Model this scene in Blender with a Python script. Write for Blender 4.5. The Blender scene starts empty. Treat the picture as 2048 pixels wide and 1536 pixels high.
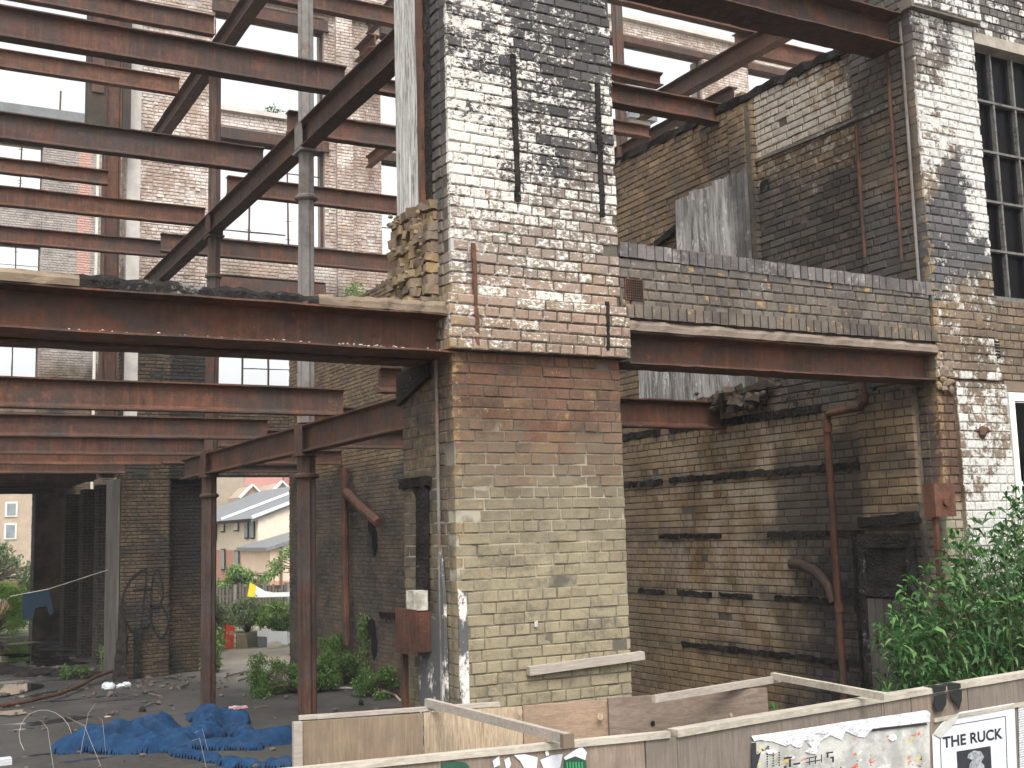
import bpy, math, random
import numpy as np
from mathutils import Vector, Matrix, noise as mnoise
S = bpy.context.scene
rad = math.radians

# ---------------------------------------------------------------- camera
FPX, PITCH, ROLL, YAW, CAMH = 2313.1, .12748, -.02767, .50549, 2.7
def _rz(v, a):
    c, s = math.cos(a), math.sin(a); return np.array([c*v[0]-s*v[1], s*v[0]+c*v[1], v[2]])
_cp, _sp = math.cos(PITCH), math.sin(PITCH)
_rt, _up, _fw = np.array([1, 0, 0.]), np.array([0, -_sp, _cp]), np.array([0, _cp, _sp])
R2 = _rz(math.cos(ROLL)*_rt+math.sin(ROLL)*_up, -YAW)
U2 = _rz(-math.sin(ROLL)*_rt+math.cos(ROLL)*_up, -YAW)
FW = _rz(_fw, -YAW)
cam_data = bpy.data.cameras.new('camera'); cam = bpy.data.objects.new('camera', cam_data)
S.collection.objects.link(cam); S.camera = cam
cam_data.sensor_width = 36; cam_data.lens = FPX/2048*36
cam_data.clip_start = .1; cam_data.clip_end = 3000
cam.matrix_world = Matrix(((R2[0], U2[0], -FW[0], 0), (R2[1], U2[1], -FW[1], 0), (R2[2], U2[2], -FW[2], CAMH), (0, 0, 0, 1)))
# measured points: where the sight line of a photo pixel meets a wall plane or a level
def _ray(x, y): return R2*(x-1024)/FPX-U2*(y-768)/FPX+FW
def onY(x, y, Y): d = _ray(x, y); return np.array([0, 0, CAMH])+d*(Y/d[1])
def onX(x, y, X): d = _ray(x, y); return np.array([0, 0, CAMH])+d*(X/d[0])
def onZ(x, y, Z): d = _ray(x, y); return np.array([0, 0, CAMH])+d*((Z-CAMH)/d[2])

# ---------------------------------------------------------------- sky and sun (bright overcast)
W = bpy.data.worlds.new('World'); S.world = W; W.use_nodes = True
nt = W.node_tree; nt.nodes.clear()
SUN_EL, SUN_AZ = rad(55), rad(200)
sk = nt.nodes.new('ShaderNodeTexSky'); sk.sky_type = 'NISHITA'; sk.sun_disc = False
sk.sun_elevation = SUN_EL; sk.sun_rotation = SUN_AZ; sk.air_density = 1.4; sk.dust_density = 5; sk.ozone_density = 1
hs = nt.nodes.new('ShaderNodeHueSaturation'); hs.inputs['Saturation'].default_value = .10
bg = nt.nodes.new('ShaderNodeBackground'); bg.inputs['Strength'].default_value = .15
ou = nt.nodes.new('ShaderNodeOutputWorld')
nt.links.new(sk.outputs[0], hs.inputs['Color']); nt.links.new(hs.outputs[0], bg.inputs['Color']); nt.links.new(bg.outputs[0], ou.inputs[0])
sd = bpy.data.lights.new('sun', 'SUN'); sd.energy = 0.9; sd.angle = rad(20); sd.color = (1, .96, .9)
so = bpy.data.objects.new('sun', sd); S.collection.objects.link(so)
dirv = Vector((math.sin(SUN_AZ)*math.cos(SUN_EL), math.cos(SUN_AZ)*math.cos(SUN_EL), math.sin(SUN_EL)))
so.rotation_euler = dirv.to_track_quat('Z', 'Y').to_euler()
S.view_settings.view_transform = 'Standard'; S.view_settings.look = 'None'
S.view_settings.exposure = 1.06; S.view_settings.gamma = 1

# ---------------------------------------------------------------- objects and tags
random.seed(7)
def tag(o, label=None, cat=None, group=None, kind=None):
    if label: o['label'] = label
    if cat: o['category'] = cat
    if group: o['group'] = group
    if kind: o['kind'] = kind
    return o
def empty(name, loc, label, cat, group=None):
    o = bpy.data.objects.new(name, None); S.collection.objects.link(o); o.location = loc
    o.empty_display_size = .1
    return tag(o, label, cat, group)
class MB:
    """collects faces for one mesh; coordinates are world coordinates"""
    def __init__(s): s.v = []; s.f = []; s.m = []
    def add(s, vs, fs, m=0):
        b = len(s.v); s.v.extend([tuple(float(c) for c in p) for p in vs])
        s.f.extend([tuple(i+b for i in f) for f in fs]); s.m.extend([m]*len(fs)); return s
    def box(s, x0, x1, y0, y1, z0, z1, m=0):
        vs = [(x, y, z) for z in (z0, z1) for y in (y0, y1) for x in (x0, x1)]
        return s.add(vs, [(0, 2, 3, 1), (4, 5, 7, 6), (0, 1, 5, 4), (2, 6, 7, 3), (0, 4, 6, 2), (1, 3, 7, 5)], m)
    def beam(s, a, b, w, h, m=0, up=(0, 0, 1), jit=0, seg=1, taper=1):
        """bar of section w x h from a to b"""
        a = Vector(a); b = Vector(b); d = (b-a).normalized(); up = Vector(up)
        if abs(d.dot(up)) > .95: up = Vector((0, 1, 0))
        r = d.cross(up).normalized(); u = r.cross(d).normalized(); vs = []; fs = []
        for i in range(seg+1):
            t = i/seg; c = a.lerp(b, t); k = 1+(taper-1)*t
            for sx, sy in ((-1, -1), (1, -1), (1, 1), (-1, 1)):
                q = c+r*(sx*w/2*k)+u*(sy*h/2*k)
                if jit: q += Vector([random.uniform(-jit, jit) for _ in range(3)])
                vs.append(q)
        for i in range(seg):
            o = i*4
            for k in range(4): fs.append((o+k, o+(k+1) % 4, o+4+(k+1) % 4, o+4+k))
        fs += [(3, 2, 1, 0), tuple(seg*4+k for k in range(4))]
        return s.add(vs, fs, m)
    def tube(s, pts, r, n=10, m=0, prof=None):
        pts = [Vector(p) for p in pts]; N = len(pts); rs = r if isinstance(r, (list, tuple)) else [r]*N
        vs = []; fs = []; ref = None
        for i, p in enumerate(pts):
            d = (pts[min(i+1, N-1)]-pts[max(i-1, 0)]).normalized()
            if ref is None: ref = Vector((0, 0, 1)) if abs(d.z) < .9 else Vector((1, 0, 0))
            x = (ref-d*ref.dot(d)).normalized(); y = d.cross(x); ref = x
            for k in range(n):
                a = 2*math.pi*k/n; q = rs[i]*(prof[k % len(prof)] if prof else 1)
                vs.append(p+x*math.cos(a)*q+y*math.sin(a)*q)
        for i in range(N-1):
            for k in range(n): fs.append((i*n+k, i*n+(k+1) % n, (i+1)*n+(k+1) % n, (i+1)*n+k))
        fs += [tuple(range(n-1, -1, -1)), tuple((N-1)*n+k for k in range(n))]
        return s.add(vs, fs, m)
    def poly(s, pts, ext, m=0):
        """flat outline pts extruded by vector ext"""
        n = len(pts); e = Vector(ext)
        vs = [Vector(p) for p in pts]+[Vector(p)+e for p in pts]
        fs = [tuple(range(n)), tuple(range(2*n-1, n-1, -1))]+[(i, i+n, (i+1) % n+n, (i+1) % n) for i in range(n)]
        return s.add(vs, fs, m)
    def rock(s, c, sx, sy, sz, m=0):
        vs = []; n = 7; c = Vector(c); lv = (-.9, -.35, .35, .9)
        for l in lv:
            for k in range(n):
                a = 2*math.pi*k/n+random.uniform(-.2, .2); q = math.sqrt(max(0, 1-l*l))*random.uniform(.75, 1.15)
                vs.append(c+Vector((math.cos(a)*q*sx, math.sin(a)*q*sy, l*sz*random.uniform(.85, 1.1))))
        fs = [(i*n+k, i*n+(k+1) % n, (i+1)*n+(k+1) % n, (i+1)*n+k) for i in range(3) for k in range(n)]
        fs += [tuple(range(n-1, -1, -1)), tuple(3*n+k for k in range(n))]
        return s.add(vs, fs, m)
    def build(s, name, mats, parent=None, smooth=False):
        me = bpy.data.meshes.new(name); v = np.array(s.v, dtype=np.float64)
        org = Vector((0, 0, 0))
        if parent is not None: org = Vector(parent['_w'] if '_w' in parent else parent.location)
        else: org = Vector(((v[:, 0].min()+v[:, 0].max())/2, (v[:, 1].min()+v[:, 1].max())/2, v[:, 2].min()))
        v = v-np.array(org); me.from_pydata(v.tolist(), [], s.f)
        for q in (mats if isinstance(mats, (list, tuple)) else [mats]): me.materials.append(q)
        if len(me.materials) > 1: me.polygons.foreach_set('material_index', s.m)
        if smooth: me.polygons.foreach_set('use_smooth', [True]*len(s.f))
        me.update(); o = bpy.data.objects.new(name, me); S.collection.objects.link(o)
        if parent is not None: o.parent = parent; WORG[o.name] = org
        else: o.location = org
        if parent is not None and parent.type == 'MESH': pass
        return o
WORG = {}
def worg(o): return Vector((0, 0, 0))
# parts keep the origin of their thing, so nested parts simply use the same origin
_b = MB.build
def _build(s, name, mats, parent=None, smooth=False):
    root = parent
    while root is not None and root.parent is not None: root = root.parent
    me_org = Vector(root.location) if root is not None else None
    o = _b(s, name, mats, None, smooth)
    if root is not None:
        d = Vector(o.location)-me_org; o.data.transform(Matrix.Translation(d)); o.location = (0, 0, 0); o.parent = parent
    return o
MB.build = _build

# ---------------------------------------------------------------- materials
class NM:
    def __init__(s, name):
        s.mat = bpy.data.materials.new(name); s.mat.use_nodes = True; s.t = s.mat.node_tree; s.t.nodes.clear()
        s.out = s.n('ShaderNodeOutputMaterial'); s.b = s.n('ShaderNodeBsdfPrincipled'); s.t.links.new(s.b.outputs[0], s.out.inputs[0])
        s.geo = s.n('ShaderNodeNewGeometry'); s.P = s.geo.outputs['Position']; s.R = s.geo.outputs['Random Per Island']
        sp = s.n('ShaderNodeSeparateXYZ'); s.L(s.P, sp.inputs[0]); s.x, s.y, s.z = sp.outputs
        s.b.inputs['Roughness'].default_value = .85
        s.b.inputs['Specular IOR Level'].default_value = .3
    def n(s, t): return s.t.nodes.new(t)
    def L(s, a, b):
        if isinstance(a, (int, float)): b.default_value = a
        elif isinstance(a, tuple): b.default_value = a if len(a) == 4 else (*a, 1)
        else: s.t.links.new(a, b)
    def vec(s, sx=1, sy=1, sz=1):
        m = s.n('ShaderNodeMapping'); s.L(s.P, m.inputs[0]); m.inputs['Scale'].default_value = (sx, sy, sz); return m.outputs[0]
    def noise(s, sc, det=4, ro=.6, v=None, dist=0):
        n = s.n('ShaderNodeTexNoise'); s.L(v or s.P, n.inputs['Vector']); n.inputs['Scale'].default_value = sc
        n.inputs['Detail'].default_value = det; n.inputs['Roughness'].default_value = ro; n.inputs['Distortion'].default_value = dist
        return n.outputs['Fac']
    def m(s, op, a, b=0., c=0.):
        n = s.n('ShaderNodeMath'); n.operation = op; s.L(a, n.inputs[0]); s.L(b, n.inputs[1]); s.L(c, n.inputs[2]); return n.outputs[0]
    def rng(s, x, a, b, lo=0., hi=1.):
        n = s.n('ShaderNodeMapRange'); s.L(x, n.inputs[0]); s.L(a, n.inputs[1]); s.L(b, n.inputs[2]); s.L(lo, n.inputs[3]); s.L(hi, n.inputs[4]); return n.outputs[0]
    def mix(s, f, a, b, mode='MIX'):
        n = s.n('ShaderNodeMix'); n.data_type = 'RGBA'; n.blend_type = mode
        s.L(f, n.inputs[0]); s.L(a, n.inputs[6]); s.L(b, n.inputs[7]); return n.outputs[2]
    def ramp(s, x, stops, interp='LINEAR'):
        n = s.n('ShaderNodeValToRGB'); s.L(x, n.inputs[0]); e = n.color_ramp.elements; n.color_ramp.interpolation = interp
        for i, (p, c) in enumerate(stops):
            el = e[i] if i < 2 else e.new(p)
            el.position = p; el.color = (*c, 1)
        return n.outputs[0]
    def band(s, x, a, b, w):
        """1 inside a..b, soft edge w"""
        return s.m('MULTIPLY', s.rng(x, a-w, a), s.rng(x, b+w, b))
    def bump(s, h, st=.3, d=.01):
        n = s.n('ShaderNodeBump'); n.inputs['Strength'].default_value = st; n.inputs['Distance'].default_value = d
        s.L(h, n.inputs['Height']); s.L(n.outputs[0], s.b.inputs['Normal'])
    def fin(s, col, rough=None, bump=None, bs=.3, bd=.01):
        s.L(col, s.b.inputs['Base Color'])
        if rough is not None: s.L(rough, s.b.inputs['Roughness'])
        if bump is not None: s.bump(bump, bs, bd)
        return s.mat

def plain(name, c1, c2, sc=6, rough=.8, sz=1, bs=.3, rnd=0):
    k = NM(name); f = k.noise(sc, 5, .65, k.vec(1, 1, sz))
    if rnd: f = k.m('ADD', k.m('MULTIPLY', f, 1-rnd), k.m('MULTIPLY', k.R, rnd))
    return k.fin(k.mix(k.rng(f, .3, .7), c1, c2), rough, k.noise(sc*6, 4, .6, k.vec(1, 1, sz)), bs)

WHITE = (.80, .78, .73)
SOOT = (.022, .022, .024)
def stock(k, stops, gain=.66, grime=.75):   # per-brick colour with grain and broad stains
    av = tuple(sum(q[1][i] for q in stops)/len(stops) for i in range(3))
    c = k.ramp(k.R, [(a, tuple((b[i]*.72+av[i]*.28)*gain for i in range(3))) for a, b in stops])
    g = k.noise(45, 4, .7); c = k.mix(k.rng(g, .3, .75, 0, .5), c, k.mix(1., c, (.35, .33, .32), 'MULTIPLY'))
    st = k.rng(k.noise(2.3, 6, .72, None, .4), .44, .66, 0, grime)
    return k.mix(st, c, k.mix(1., c, (.38, .36, .36), 'MULTIPLY'))
def crisp(k, cov, sc=22, w=.03, v=None, det=6, ro=.75, lw=.4):
    """flaking mask that covers the fraction cov"""
    n = k.m('ADD', k.m('MULTIPLY', k.noise(sc, det, ro, v), 1-lw), k.m('MULTIPLY', k.noise(sc*.22, 3, .6, v), lw))
    th = k.rng(cov, 0, 1, .70, .30)
    return k.rng(k.m('SUBTRACT', n, th), -w, w)
BUFF = [(0, (.30, .20, .10)), (.25, (.36, .26, .14)), (.5, (.24, .16, .09)), (.75, (.40, .29, .15)), (1, (.20, .12, .07))]

def pier_mat():
    k = NM('pier brick'); nz = k.noise(2.2, 3, .5); zz = k.m('ADD', k.z, k.rng(nz, 0, 1, -.6, .6))
    red = stock(k, [(0, (.24, .12, .075)), (.3, (.30, .155, .095)), (.6, (.20, .12, .08)), (.85, (.33, .20, .11)), (1, (.15, .10, .075))])
    khaki = k.mix(k.rng(k.noise(9, 5, .7), .35, .7), (.315, .27, .175), (.21, .18, .118))
    khaki = k.mix(k.rng(k.R, 0, 1, 0, .35), khaki, (.22, .185, .125))
    olive = k.mix(.55, khaki, (.10, .083, .06))
    tan = stock(k, [(0, (.46, .32, .24)), (.3, (.52, .38, .29)), (.6, (.38, .28, .21)), (.85, (.47, .36, .24)), (1, (.33, .26, .22))], .72, .5)
    c = k.mix(k.rng(zz, 3.45, 2.90), red, olive)
    c = k.mix(k.rng(zz, 3.0, 2.35), c, khaki)
    mott = k.rng(k.noise(4.5, 6, .78), .50, .64, 0, .75)
    c = k.mix(k.m('MULTIPLY', mott, k.rng(k.z, 3.2, 2.2)), c, (.13, .115, .085))
    c = k.mix(k.rng(k.z, 3.895, 3.91), c, tan)
    # smoke-blackened upper part
    sx = k.m('ADD', k.x, k.rng(k.noise(2.2, 5, .7), 0, 1, -.8, .8))
    up = k.rng(zz, 4.95, 5.35)
    c = k.mix(up, c, k.ramp(k.R, [(0, (.045, .043, .045)), (.5, (.085, .078, .075)), (1, (.035, .033, .035))]))
    lowg = k.m('MULTIPLY', k.band(zz, 4.55, 5.1, .2), .5)
    c = k.mix(lowg, c, (.22, .20, .18))
    cov = k.rng(k.z, 3.92, 4.35, .30, .40)
    cov = k.m('MULTIPLY', cov, k.rng(k.z, 3.9, 3.92))
    hi = k.rng(sx, 3.35, 4.15, .64, .34)
    hi = k.m('ADD', hi, k.rng(k.noise(1.3, 3, .5, k.vec(.6, 1, 1.6)), .35, .65, -.14, .14))
    hi = k.m('ADD', hi, k.rng(k.z, 5.9, 6.5, 0, -.16))
    hi = k.m('ADD', hi, k.rng(k.x, 4.5, 4.62, 0, .15))
    hi = k.m('ADD', hi, k.m('MULTIPLY', k.band(k.z, 5.05, 5.6, .2), .14))
    cov = k.mix(k.rng(k.z, 4.55, 5.05), cov, hi); cov = k.m('ADD', cov, k.rng(k.R, 0, 1, -.16, .13))
    fr = k.rng(k.y, 6.80, 6.78)            # paint only on the street face
    cov = k.m('MULTIPLY', cov, fr)
    pm = k.m('MULTIPLY', crisp(k, cov, 38, .02, k.vec(.75, .75, 1.3), lw=.25), k.rng(cov, .02, .1))
    c = k.mix(pm, c, k.mix(k.rng(k.noise(40, 5, .7), .35, .75), (.74, .71, .65), (.36, .335, .30)))
    chip = k.m('MULTIPLY', k.rng(k.noise(11, 5, .72), .645, .665), k.rng(k.z, 4.9, 4.6))
    edge = k.m('MULTIPLY', k.rng(k.m('ADD', k.x, k.rng(k.noise(9, 4, .7), 0, 1, -.10, .10)), 3.372, 3.352), k.rng(k.noise(17, 5, .75), .49, .54))
    edge = k.m('MULTIPLY', edge, k.band(k.z, 2.0, 4.3, .15))
    c = k.mix(k.m('MULTIPLY', k.m('MAXIMUM', chip, edge), .85), c, k.mix(k.rng(k.noise(30), .3, .7), (.34, .235, .11), (.20, .14, .075)))
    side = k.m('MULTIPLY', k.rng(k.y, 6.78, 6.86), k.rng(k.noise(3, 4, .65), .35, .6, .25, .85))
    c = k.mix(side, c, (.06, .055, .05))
    return k.fin(c, .88, k.noise(55, 5, .7), .5, .012)
def mortar(name, c1, c2, sooty=False):
    k = NM(name); c = k.mix(k.rng(k.noise(12, 4), .3, .7), c1, c2)
    return k.fin(c, .95, k.noise(70, 4), .4)
def pier_mortar():
    k = NM('pier mortar'); c = k.mix(k.rng(k.m('ADD', k.z, k.rng(k.noise(2), 0, 1, -.4, .4)), 3.35, 3.0), (.075, .06, .05), (.33, .30, .23))
    c = k.mix(k.rng(k.m('ADD', k.z, k.rng(k.noise(3), 0, 1, -.5, .5)), 2.5, 2.2), c, (.16, .145, .105))
    c = k.mix(k.rng(k.noise(5, 4), .45, .6), c, (.10, .09, .07))
    c = k.mix(k.rng(k.z, 4.9, 5.3), c, (.05, .048, .048))
    pm = k.m('MULTIPLY', crisp(k, k.rng(k.x, 3.35, 4.1, .62, .26), 38, .02, k.vec(.75, .75, 1.3), lw=.25), k.m('MULTIPLY', k.rng(k.z, 3.92, 5.3, .5, 1), k.rng(k.z, 3.9, 3.92)))
    pm = k.m('MULTIPLY', pm, k.rng(k.y, 6.80, 6.78))
    c = k.mix(k.m('MULTIPLY', pm, .8), c, (.62, .59, .54))
    return k.fin(c, .95)

def right_pier_mat():
    k = NM('right pier brick'); zz = k.m('ADD', k.z, k.rng(k.noise(1.8, 4, .6), 0, 1, -.5, .5))
    base = stock(k, [(0, (.30, .22, .16)), (.3, (.38, .29, .21)), (.6, (.24, .19, .15)), (.85, (.42, .30, .16)), (1, (.17, .14, .12))])
    sooty = k.ramp(k.R, [(0, (.06, .06, .062)), (.5, (.12, .115, .115)), (1, (.045, .045, .047))])
    diag = k.m('ADD', zz, k.m('MULTIPLY', k.m('SUBTRACT', k.x, 8.2), -.55))
    c = k.mix(k.band(diag, 4.85, 5.65, .25), base, sooty)
    c = k.mix(k.m('MULTIPLY', k.rng(k.z, 6.2, 7.0), .8), c, sooty)
    cov = k.mix(k.rng(k.z, 4.7, 5.4), (.34,)*3, (.10,)*3)
    cov = k.mix(k.rng(diag, 5.55, 6.0), cov, (.66,)*3)
    cov = k.mix(k.rng(diag, 6.5, 6.9), cov, (.40,)*3)
    cov = k.mix(k.m('MULTIPLY', k.rng(k.x, 8.2, 8.6), k.band(k.z, 5.3, 7.2, .4)), cov, (.72,)*3)
    cov = k.mix(k.rng(k.m('ADD', k.z, k.rng(k.noise(4), 0, 1, -.3, .3)), 4.1, 3.6), cov, (.55,)*3)
    cov = k.mix(k.rng(k.m('ADD', k.m('MULTIPLY', k.m('SUBTRACT', k.x, 8.3), -.9), k.m('ADD', k.z, k.rng(k.noise(5), 0, 1, -.2, .2))), 2.95, 2.85), cov, (1.,)*3)
    cov = k.m('MULTIPLY', k.m('ADD', cov, k.rng(k.R, 0, 1, -.14, .14)), k.rng(k.y, 6.79, 6.77))
    low = k.m('MULTIPLY', k.rng(k.z, 3.9, 3.88), k.rng(k.x, 8.065, 8.055))
    cov = k.m('MULTIPLY', cov, k.m('SUBTRACT', 1., low))
    c = k.mix(low, c, stock(k, [(0, (.22, .12, .09)), (.5, (.26, .16, .11)), (1, (.17, .11, .08))]))
    c = k.mix(k.m('MULTIPLY', low, k.rng(k.m('ADD', k.z, k.rng(k.noise(3), 0, 1, -.2, .2)), 2.9, 2.7)), c, (.30, .27, .20))
    pm = k.m('MULTIPLY', crisp(k, cov, 26, .03), k.rng(cov, .02, .1))
    c = k.mix(pm, c, k.mix(k.rng(k.noise(34, 5, .7), .35, .75), (.66, .65, .61), (.30, .29, .27)))
    chip = k.m('MULTIPLY', k.rng(k.noise(11, 5, .7), .63, .65), k.rng(k.z, 4.9, 4.6))
    edge = k.m('MULTIPLY', k.m('MULTIPLY', k.rng(k.x, 7.93, 7.91), k.rng(k.noise(11, 4, .7), .52, .55)), k.band(k.z, 2.9, 5.4, .3))
    edge = k.m('MULTIPLY', edge, k.rng(k.y, 7.05, 7.0))
    c = k.mix(k.m('MULTIPLY', k.m('MAXIMUM', chip, edge), .7), c, (.27, .185, .09))
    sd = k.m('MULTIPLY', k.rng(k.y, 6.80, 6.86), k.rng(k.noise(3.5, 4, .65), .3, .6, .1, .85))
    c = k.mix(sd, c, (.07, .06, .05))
    return k.fin(c, .88, k.noise(55, 5, .7), .5, .012)

def side_mat():
    k = NM('side wall brick'); k_ = .80
    yy = k.m('ADD', k.y, k.rng(k.noise(1.6, 4, .6), 0, 1, -.7, .7)); zz = k.m('ADD', k.z, k.rng(k.noise(1.9, 4, .6), 0, 1, -.5, .5))
    base = stock(k, [(0, (.28, .19, .12)), (.2, (.36, .25, .13)), (.45, (.24, .18, .12)), (.7, (.42, .31, .18)), (.85, (.18, .11, .07)), (1, (.34, .22, .11))], k_, .6)
    pale = k.mix(k.rng(k.noise(8, 5, .7), .3, .7), (.38, .315, .245), (.235, .19, .145))
    pl = k.m('MULTIPLY', k.m('MULTIPLY', k.band(yy, 8.9, 10.4, .6), k.band(zz, 1.7, 3.6, .4)), k.rng(k.noise(3.2, 4), .42, .6, 0, .7))
    c = k.mix(pl, base, pale)
    gr = k.m('MULTIPLY', k.rng(yy, 10.6, 11.4), k.rng(k.z, 3.9, 3.8)); c = k.mix(k.m('MULTIPLY', gr, .4), c, (.12, .10, .08))
    # burnt area by the door
    so = k.m('MULTIPLY', k.m('MULTIPLY', k.rng(yy, 8.9, 8.55), k.rng(zz, 3.0, 2.55)), k.rng(k.noise(3.5, 5, .75), .33, .50, .62, .98))
    so = k.m('MAXIMUM', so, k.m('MULTIPLY', k.m('MULTIPLY', k.band(yy, 7.7, 8.7, .25), k.band(zz, 2.5, 3.4, .2)), .8))
    for b in (3.80, 3.23, 2.61, 1.99, 1.43):
        so = k.m('MAXIMUM', so, k.m('MULTIPLY', k.band(k.m('ADD', k.z, k.rng(k.noise(5, 4), 0, 1, -.12, .12)), b-.07, b+.07, .06), k.rng(k.noise(2.1, 3), .42, .62, 0, .6)))
    so = k.m('MAXIMUM', so, k.m('MULTIPLY', k.m('MULTIPLY', k.rng(k.y, 11.8, 13), k.rng(zz, 4.2, 3.8)), k.rng(k.noise(1.3, 4), .35, .6, .35, .9)))
    # upper storey: burnt dado below a whitewashed band
    black = k.m('MULTIPLY', k.rng(k.y, 9.0, 8.86), k.band(zz, 3.9, 6.0, .45)); so = k.m('MAXIMUM', so, k.m('MULTIPLY', k.m('MULTIPLY', black, .92), k.rng(k.noise(4, 5, .7), .3, .5, .6, 1)))
    so = k.m('MAXIMUM', so, k.m('MULTIPLY', k.m('MULTIPLY', k.rng(k.y, 9.0, 8.9), k.rng(yy, 7.75, 7.45)), k.band(k.z, 5.9, 6.9, .3)))
    c = k.mix(so, c, k.ramp(k.R, [(0, (.030, .028, .028)), (.6, (.048, .045, .042)), (1, (.075, .066, .058))]))
    ub = k.m('MULTIPLY', k.m('MULTIPLY', k.rng(k.y, 8.9, 9.1), k.rng(k.z, 4.0, 4.3)), k.rng(k.noise(2.4, 5, .65), .40, .62, 0, .75))
    c = k.mix(ub, c, (.11, .085, .07))
    lc_ = k.m('MULTIPLY', k.band(yy, 10.7, 12.6, .3), k.band(zz, 4.9, 5.75, .25)); c = k.mix(k.m('MULTIPLY', lc_, .9), c, (.02, .019, .018))
    nb = k.m('MULTIPLY', k.band(yy, 8.9, 9.7, .2), k.band(zz, 4.9, 6.5, .4)); c = k.mix(k.m('MULTIPLY', nb, .75), c, (.05, .042, .038))
    cov = k.m('MULTIPLY', k.m('MULTIPLY', k.rng(k.y, 8.875, 8.865), k.rng(zz, 5.7, 6.4)), k.rng(k.m('SUBTRACT', yy, k.m('MULTIPLY', k.m('SUBTRACT', k.z, 6.4), .6)), 6.7, 7.9, .12, .74)); cov = k.m('ADD', cov, k.m('MULTIPLY', k.rng(k.R, 0, 1, -.12, .12), k.rng(cov, .05, .2)))
    cov = k.m('MULTIPLY', cov, k.rng(k.z, 6.44, 6.46, .62, 1))
    pm = k.m('MULTIPLY', crisp(k, cov, 18, .05), k.rng(cov, .02, .1))
    c = k.mix(pm, c, k.mix(k.rng(k.noise(20), .3, .75), (.42, .375, .315), (.25, .215, .18)))
    return k.fin(c, .9, k.noise(50, 5, .7), .5, .012)
def spandrel_mat():
    k = NM('spandrel brick')
    base = stock(k, [(0, (.17, .145, .125)), (.3, (.215, .185, .155)), (.6, (.13, .115, .10)), (.85, (.22, .175, .13)), (1, (.10, .09, .083))], .85, .7)
    c = k.mix(k.rng(k.m('ADD', k.z, k.rng(k.noise(3), 0, 1, -.12, .12)), 4.45, 4.75, 0, .6), base, (.10, .095, .092))
    pm = crisp(k, k.rng(k.z, 4.4, 4.75, .12, .30), 20, .05); c = k.mix(k.m('MULTIPLY', pm, .6), c, (.50, .48, .45))
    chip = k.rng(k.noise(9, 5, .7), .61, .63); c = k.mix(chip, c, (.30, .19, .08))
    return k.fin(c, .88, k.noise(50, 5, .7), .5, .012)
def rear_mat():
    k = NM('rear wall brick')
    base = stock(k, [(0, (.42, .30, .24)), (.3, (.50, .39, .32)), (.6, (.38, .27, .21)), (.8, (.55, .46, .39)), (1, (.34, .24, .19))], 1.0, .4)
    pm = crisp(k, k.rng(k.noise(.8, 3), .3, .7, .22, .70), 9, .06); c = k.mix(k.m('MULTIPLY', pm, .8), base, (.66, .60, .56)); c = k.mix(k.rng(k.noise(.6, 5, .7), .5, .65, 0, .5), c, (.30, .26, .23))
    low = stock(k, [(0, (.20, .15, .10)), (.4, (.25, .19, .12)), (.7, (.15, .11, .08)), (1, (.26, .17, .11))], .55)
    low = k.mix(k.m('MULTIPLY', k.band(k.x, 5.38, 6.3, .05), k.rng(k.m('ADD', k.z, k.rng(k.noise(1.5), 0, 1, -1, 1)), 1.2, 2.2, .2, .88)), low, (.018, .017, .016))
    c = k.mix(k.rng(k.m('ADD', k.z, k.rng(k.noise(1), 0, 1, -1, 1)), 8.6, 7.8), c, low)
    so = k.m('MULTIPLY', k.rng(k.noise(1.1, 5, .65), .50, .62), k.rng(k.z, 8.6, 7.9)); c = k.mix(k.m('MULTIPLY', so, .85), c, (.03, .03, .03))
    c = k.mix(k.m('MULTIPLY', k.rng(k.z, 12.2, 15), k.rng(k.noise(3, 5), .45, .6, 0, .35)), c, (.2, .18, .13))
    return k.fin(c, .92, k.noise(20, 4), .4, .02)
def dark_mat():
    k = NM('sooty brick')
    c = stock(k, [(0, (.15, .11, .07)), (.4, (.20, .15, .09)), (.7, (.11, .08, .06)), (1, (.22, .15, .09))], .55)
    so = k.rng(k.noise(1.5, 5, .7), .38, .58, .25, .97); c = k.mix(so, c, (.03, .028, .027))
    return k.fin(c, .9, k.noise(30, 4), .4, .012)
def crumb_mat():
    k = NM('broken brick'); c = k.ramp(k.R, [(0, (.22, .155, .085)), (.3, (.28, .195, .10)), (.6, (.15, .11, .075)), (1, (.20, .155, .11))])
    c = k.mix(k.rng(k.noise(9, 5, .7), .45, .62), c, (.16, .13, .10))
    return k.fin(c, .92, k.noise(40, 5), .6)
def rust(name, c1=(.125, .050, .029), c2=(.052, .027, .019), grey=(.042, .038, .035), cov=.42):
    k = NM(name); c = k.mix(k.rng(k.noise(1.9, 7, .78), .40, .60), c1, c2); c = k.mix(k.rng(k.noise(.7, 3, .6, None, .5), .45, .62, 0, .55), c, c2)
    st = k.noise(3, 4, .7, k.vec(6, 6, .5)); c = k.mix(k.rng(st, .50, .72, 0, .5), c, (.21, .088, .042))
    g = crisp(k, cov, 3.5, .07); c = k.mix(k.m('MULTIPLY', g, .8), c, grey)
    fl = crisp(k, .30, 9, .02); c = k.mix(k.m('MULTIPLY', fl, .45), c, tuple(q*1.7 for q in c1)); sp = k.rng(k.noise(38, 3, .7), .68, .72); c = k.mix(k.m('MULTIPLY', sp, .45), c, (.33, .2, .12))
    return k.fin(c, k.rng(k.noise(9), .3, .7, .55, .85), k.m('ADD', k.noise(45, 6, .7), k.m('MULTIPLY', k.noise(8, 5, .7), 1.5)), .55, .012)
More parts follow.
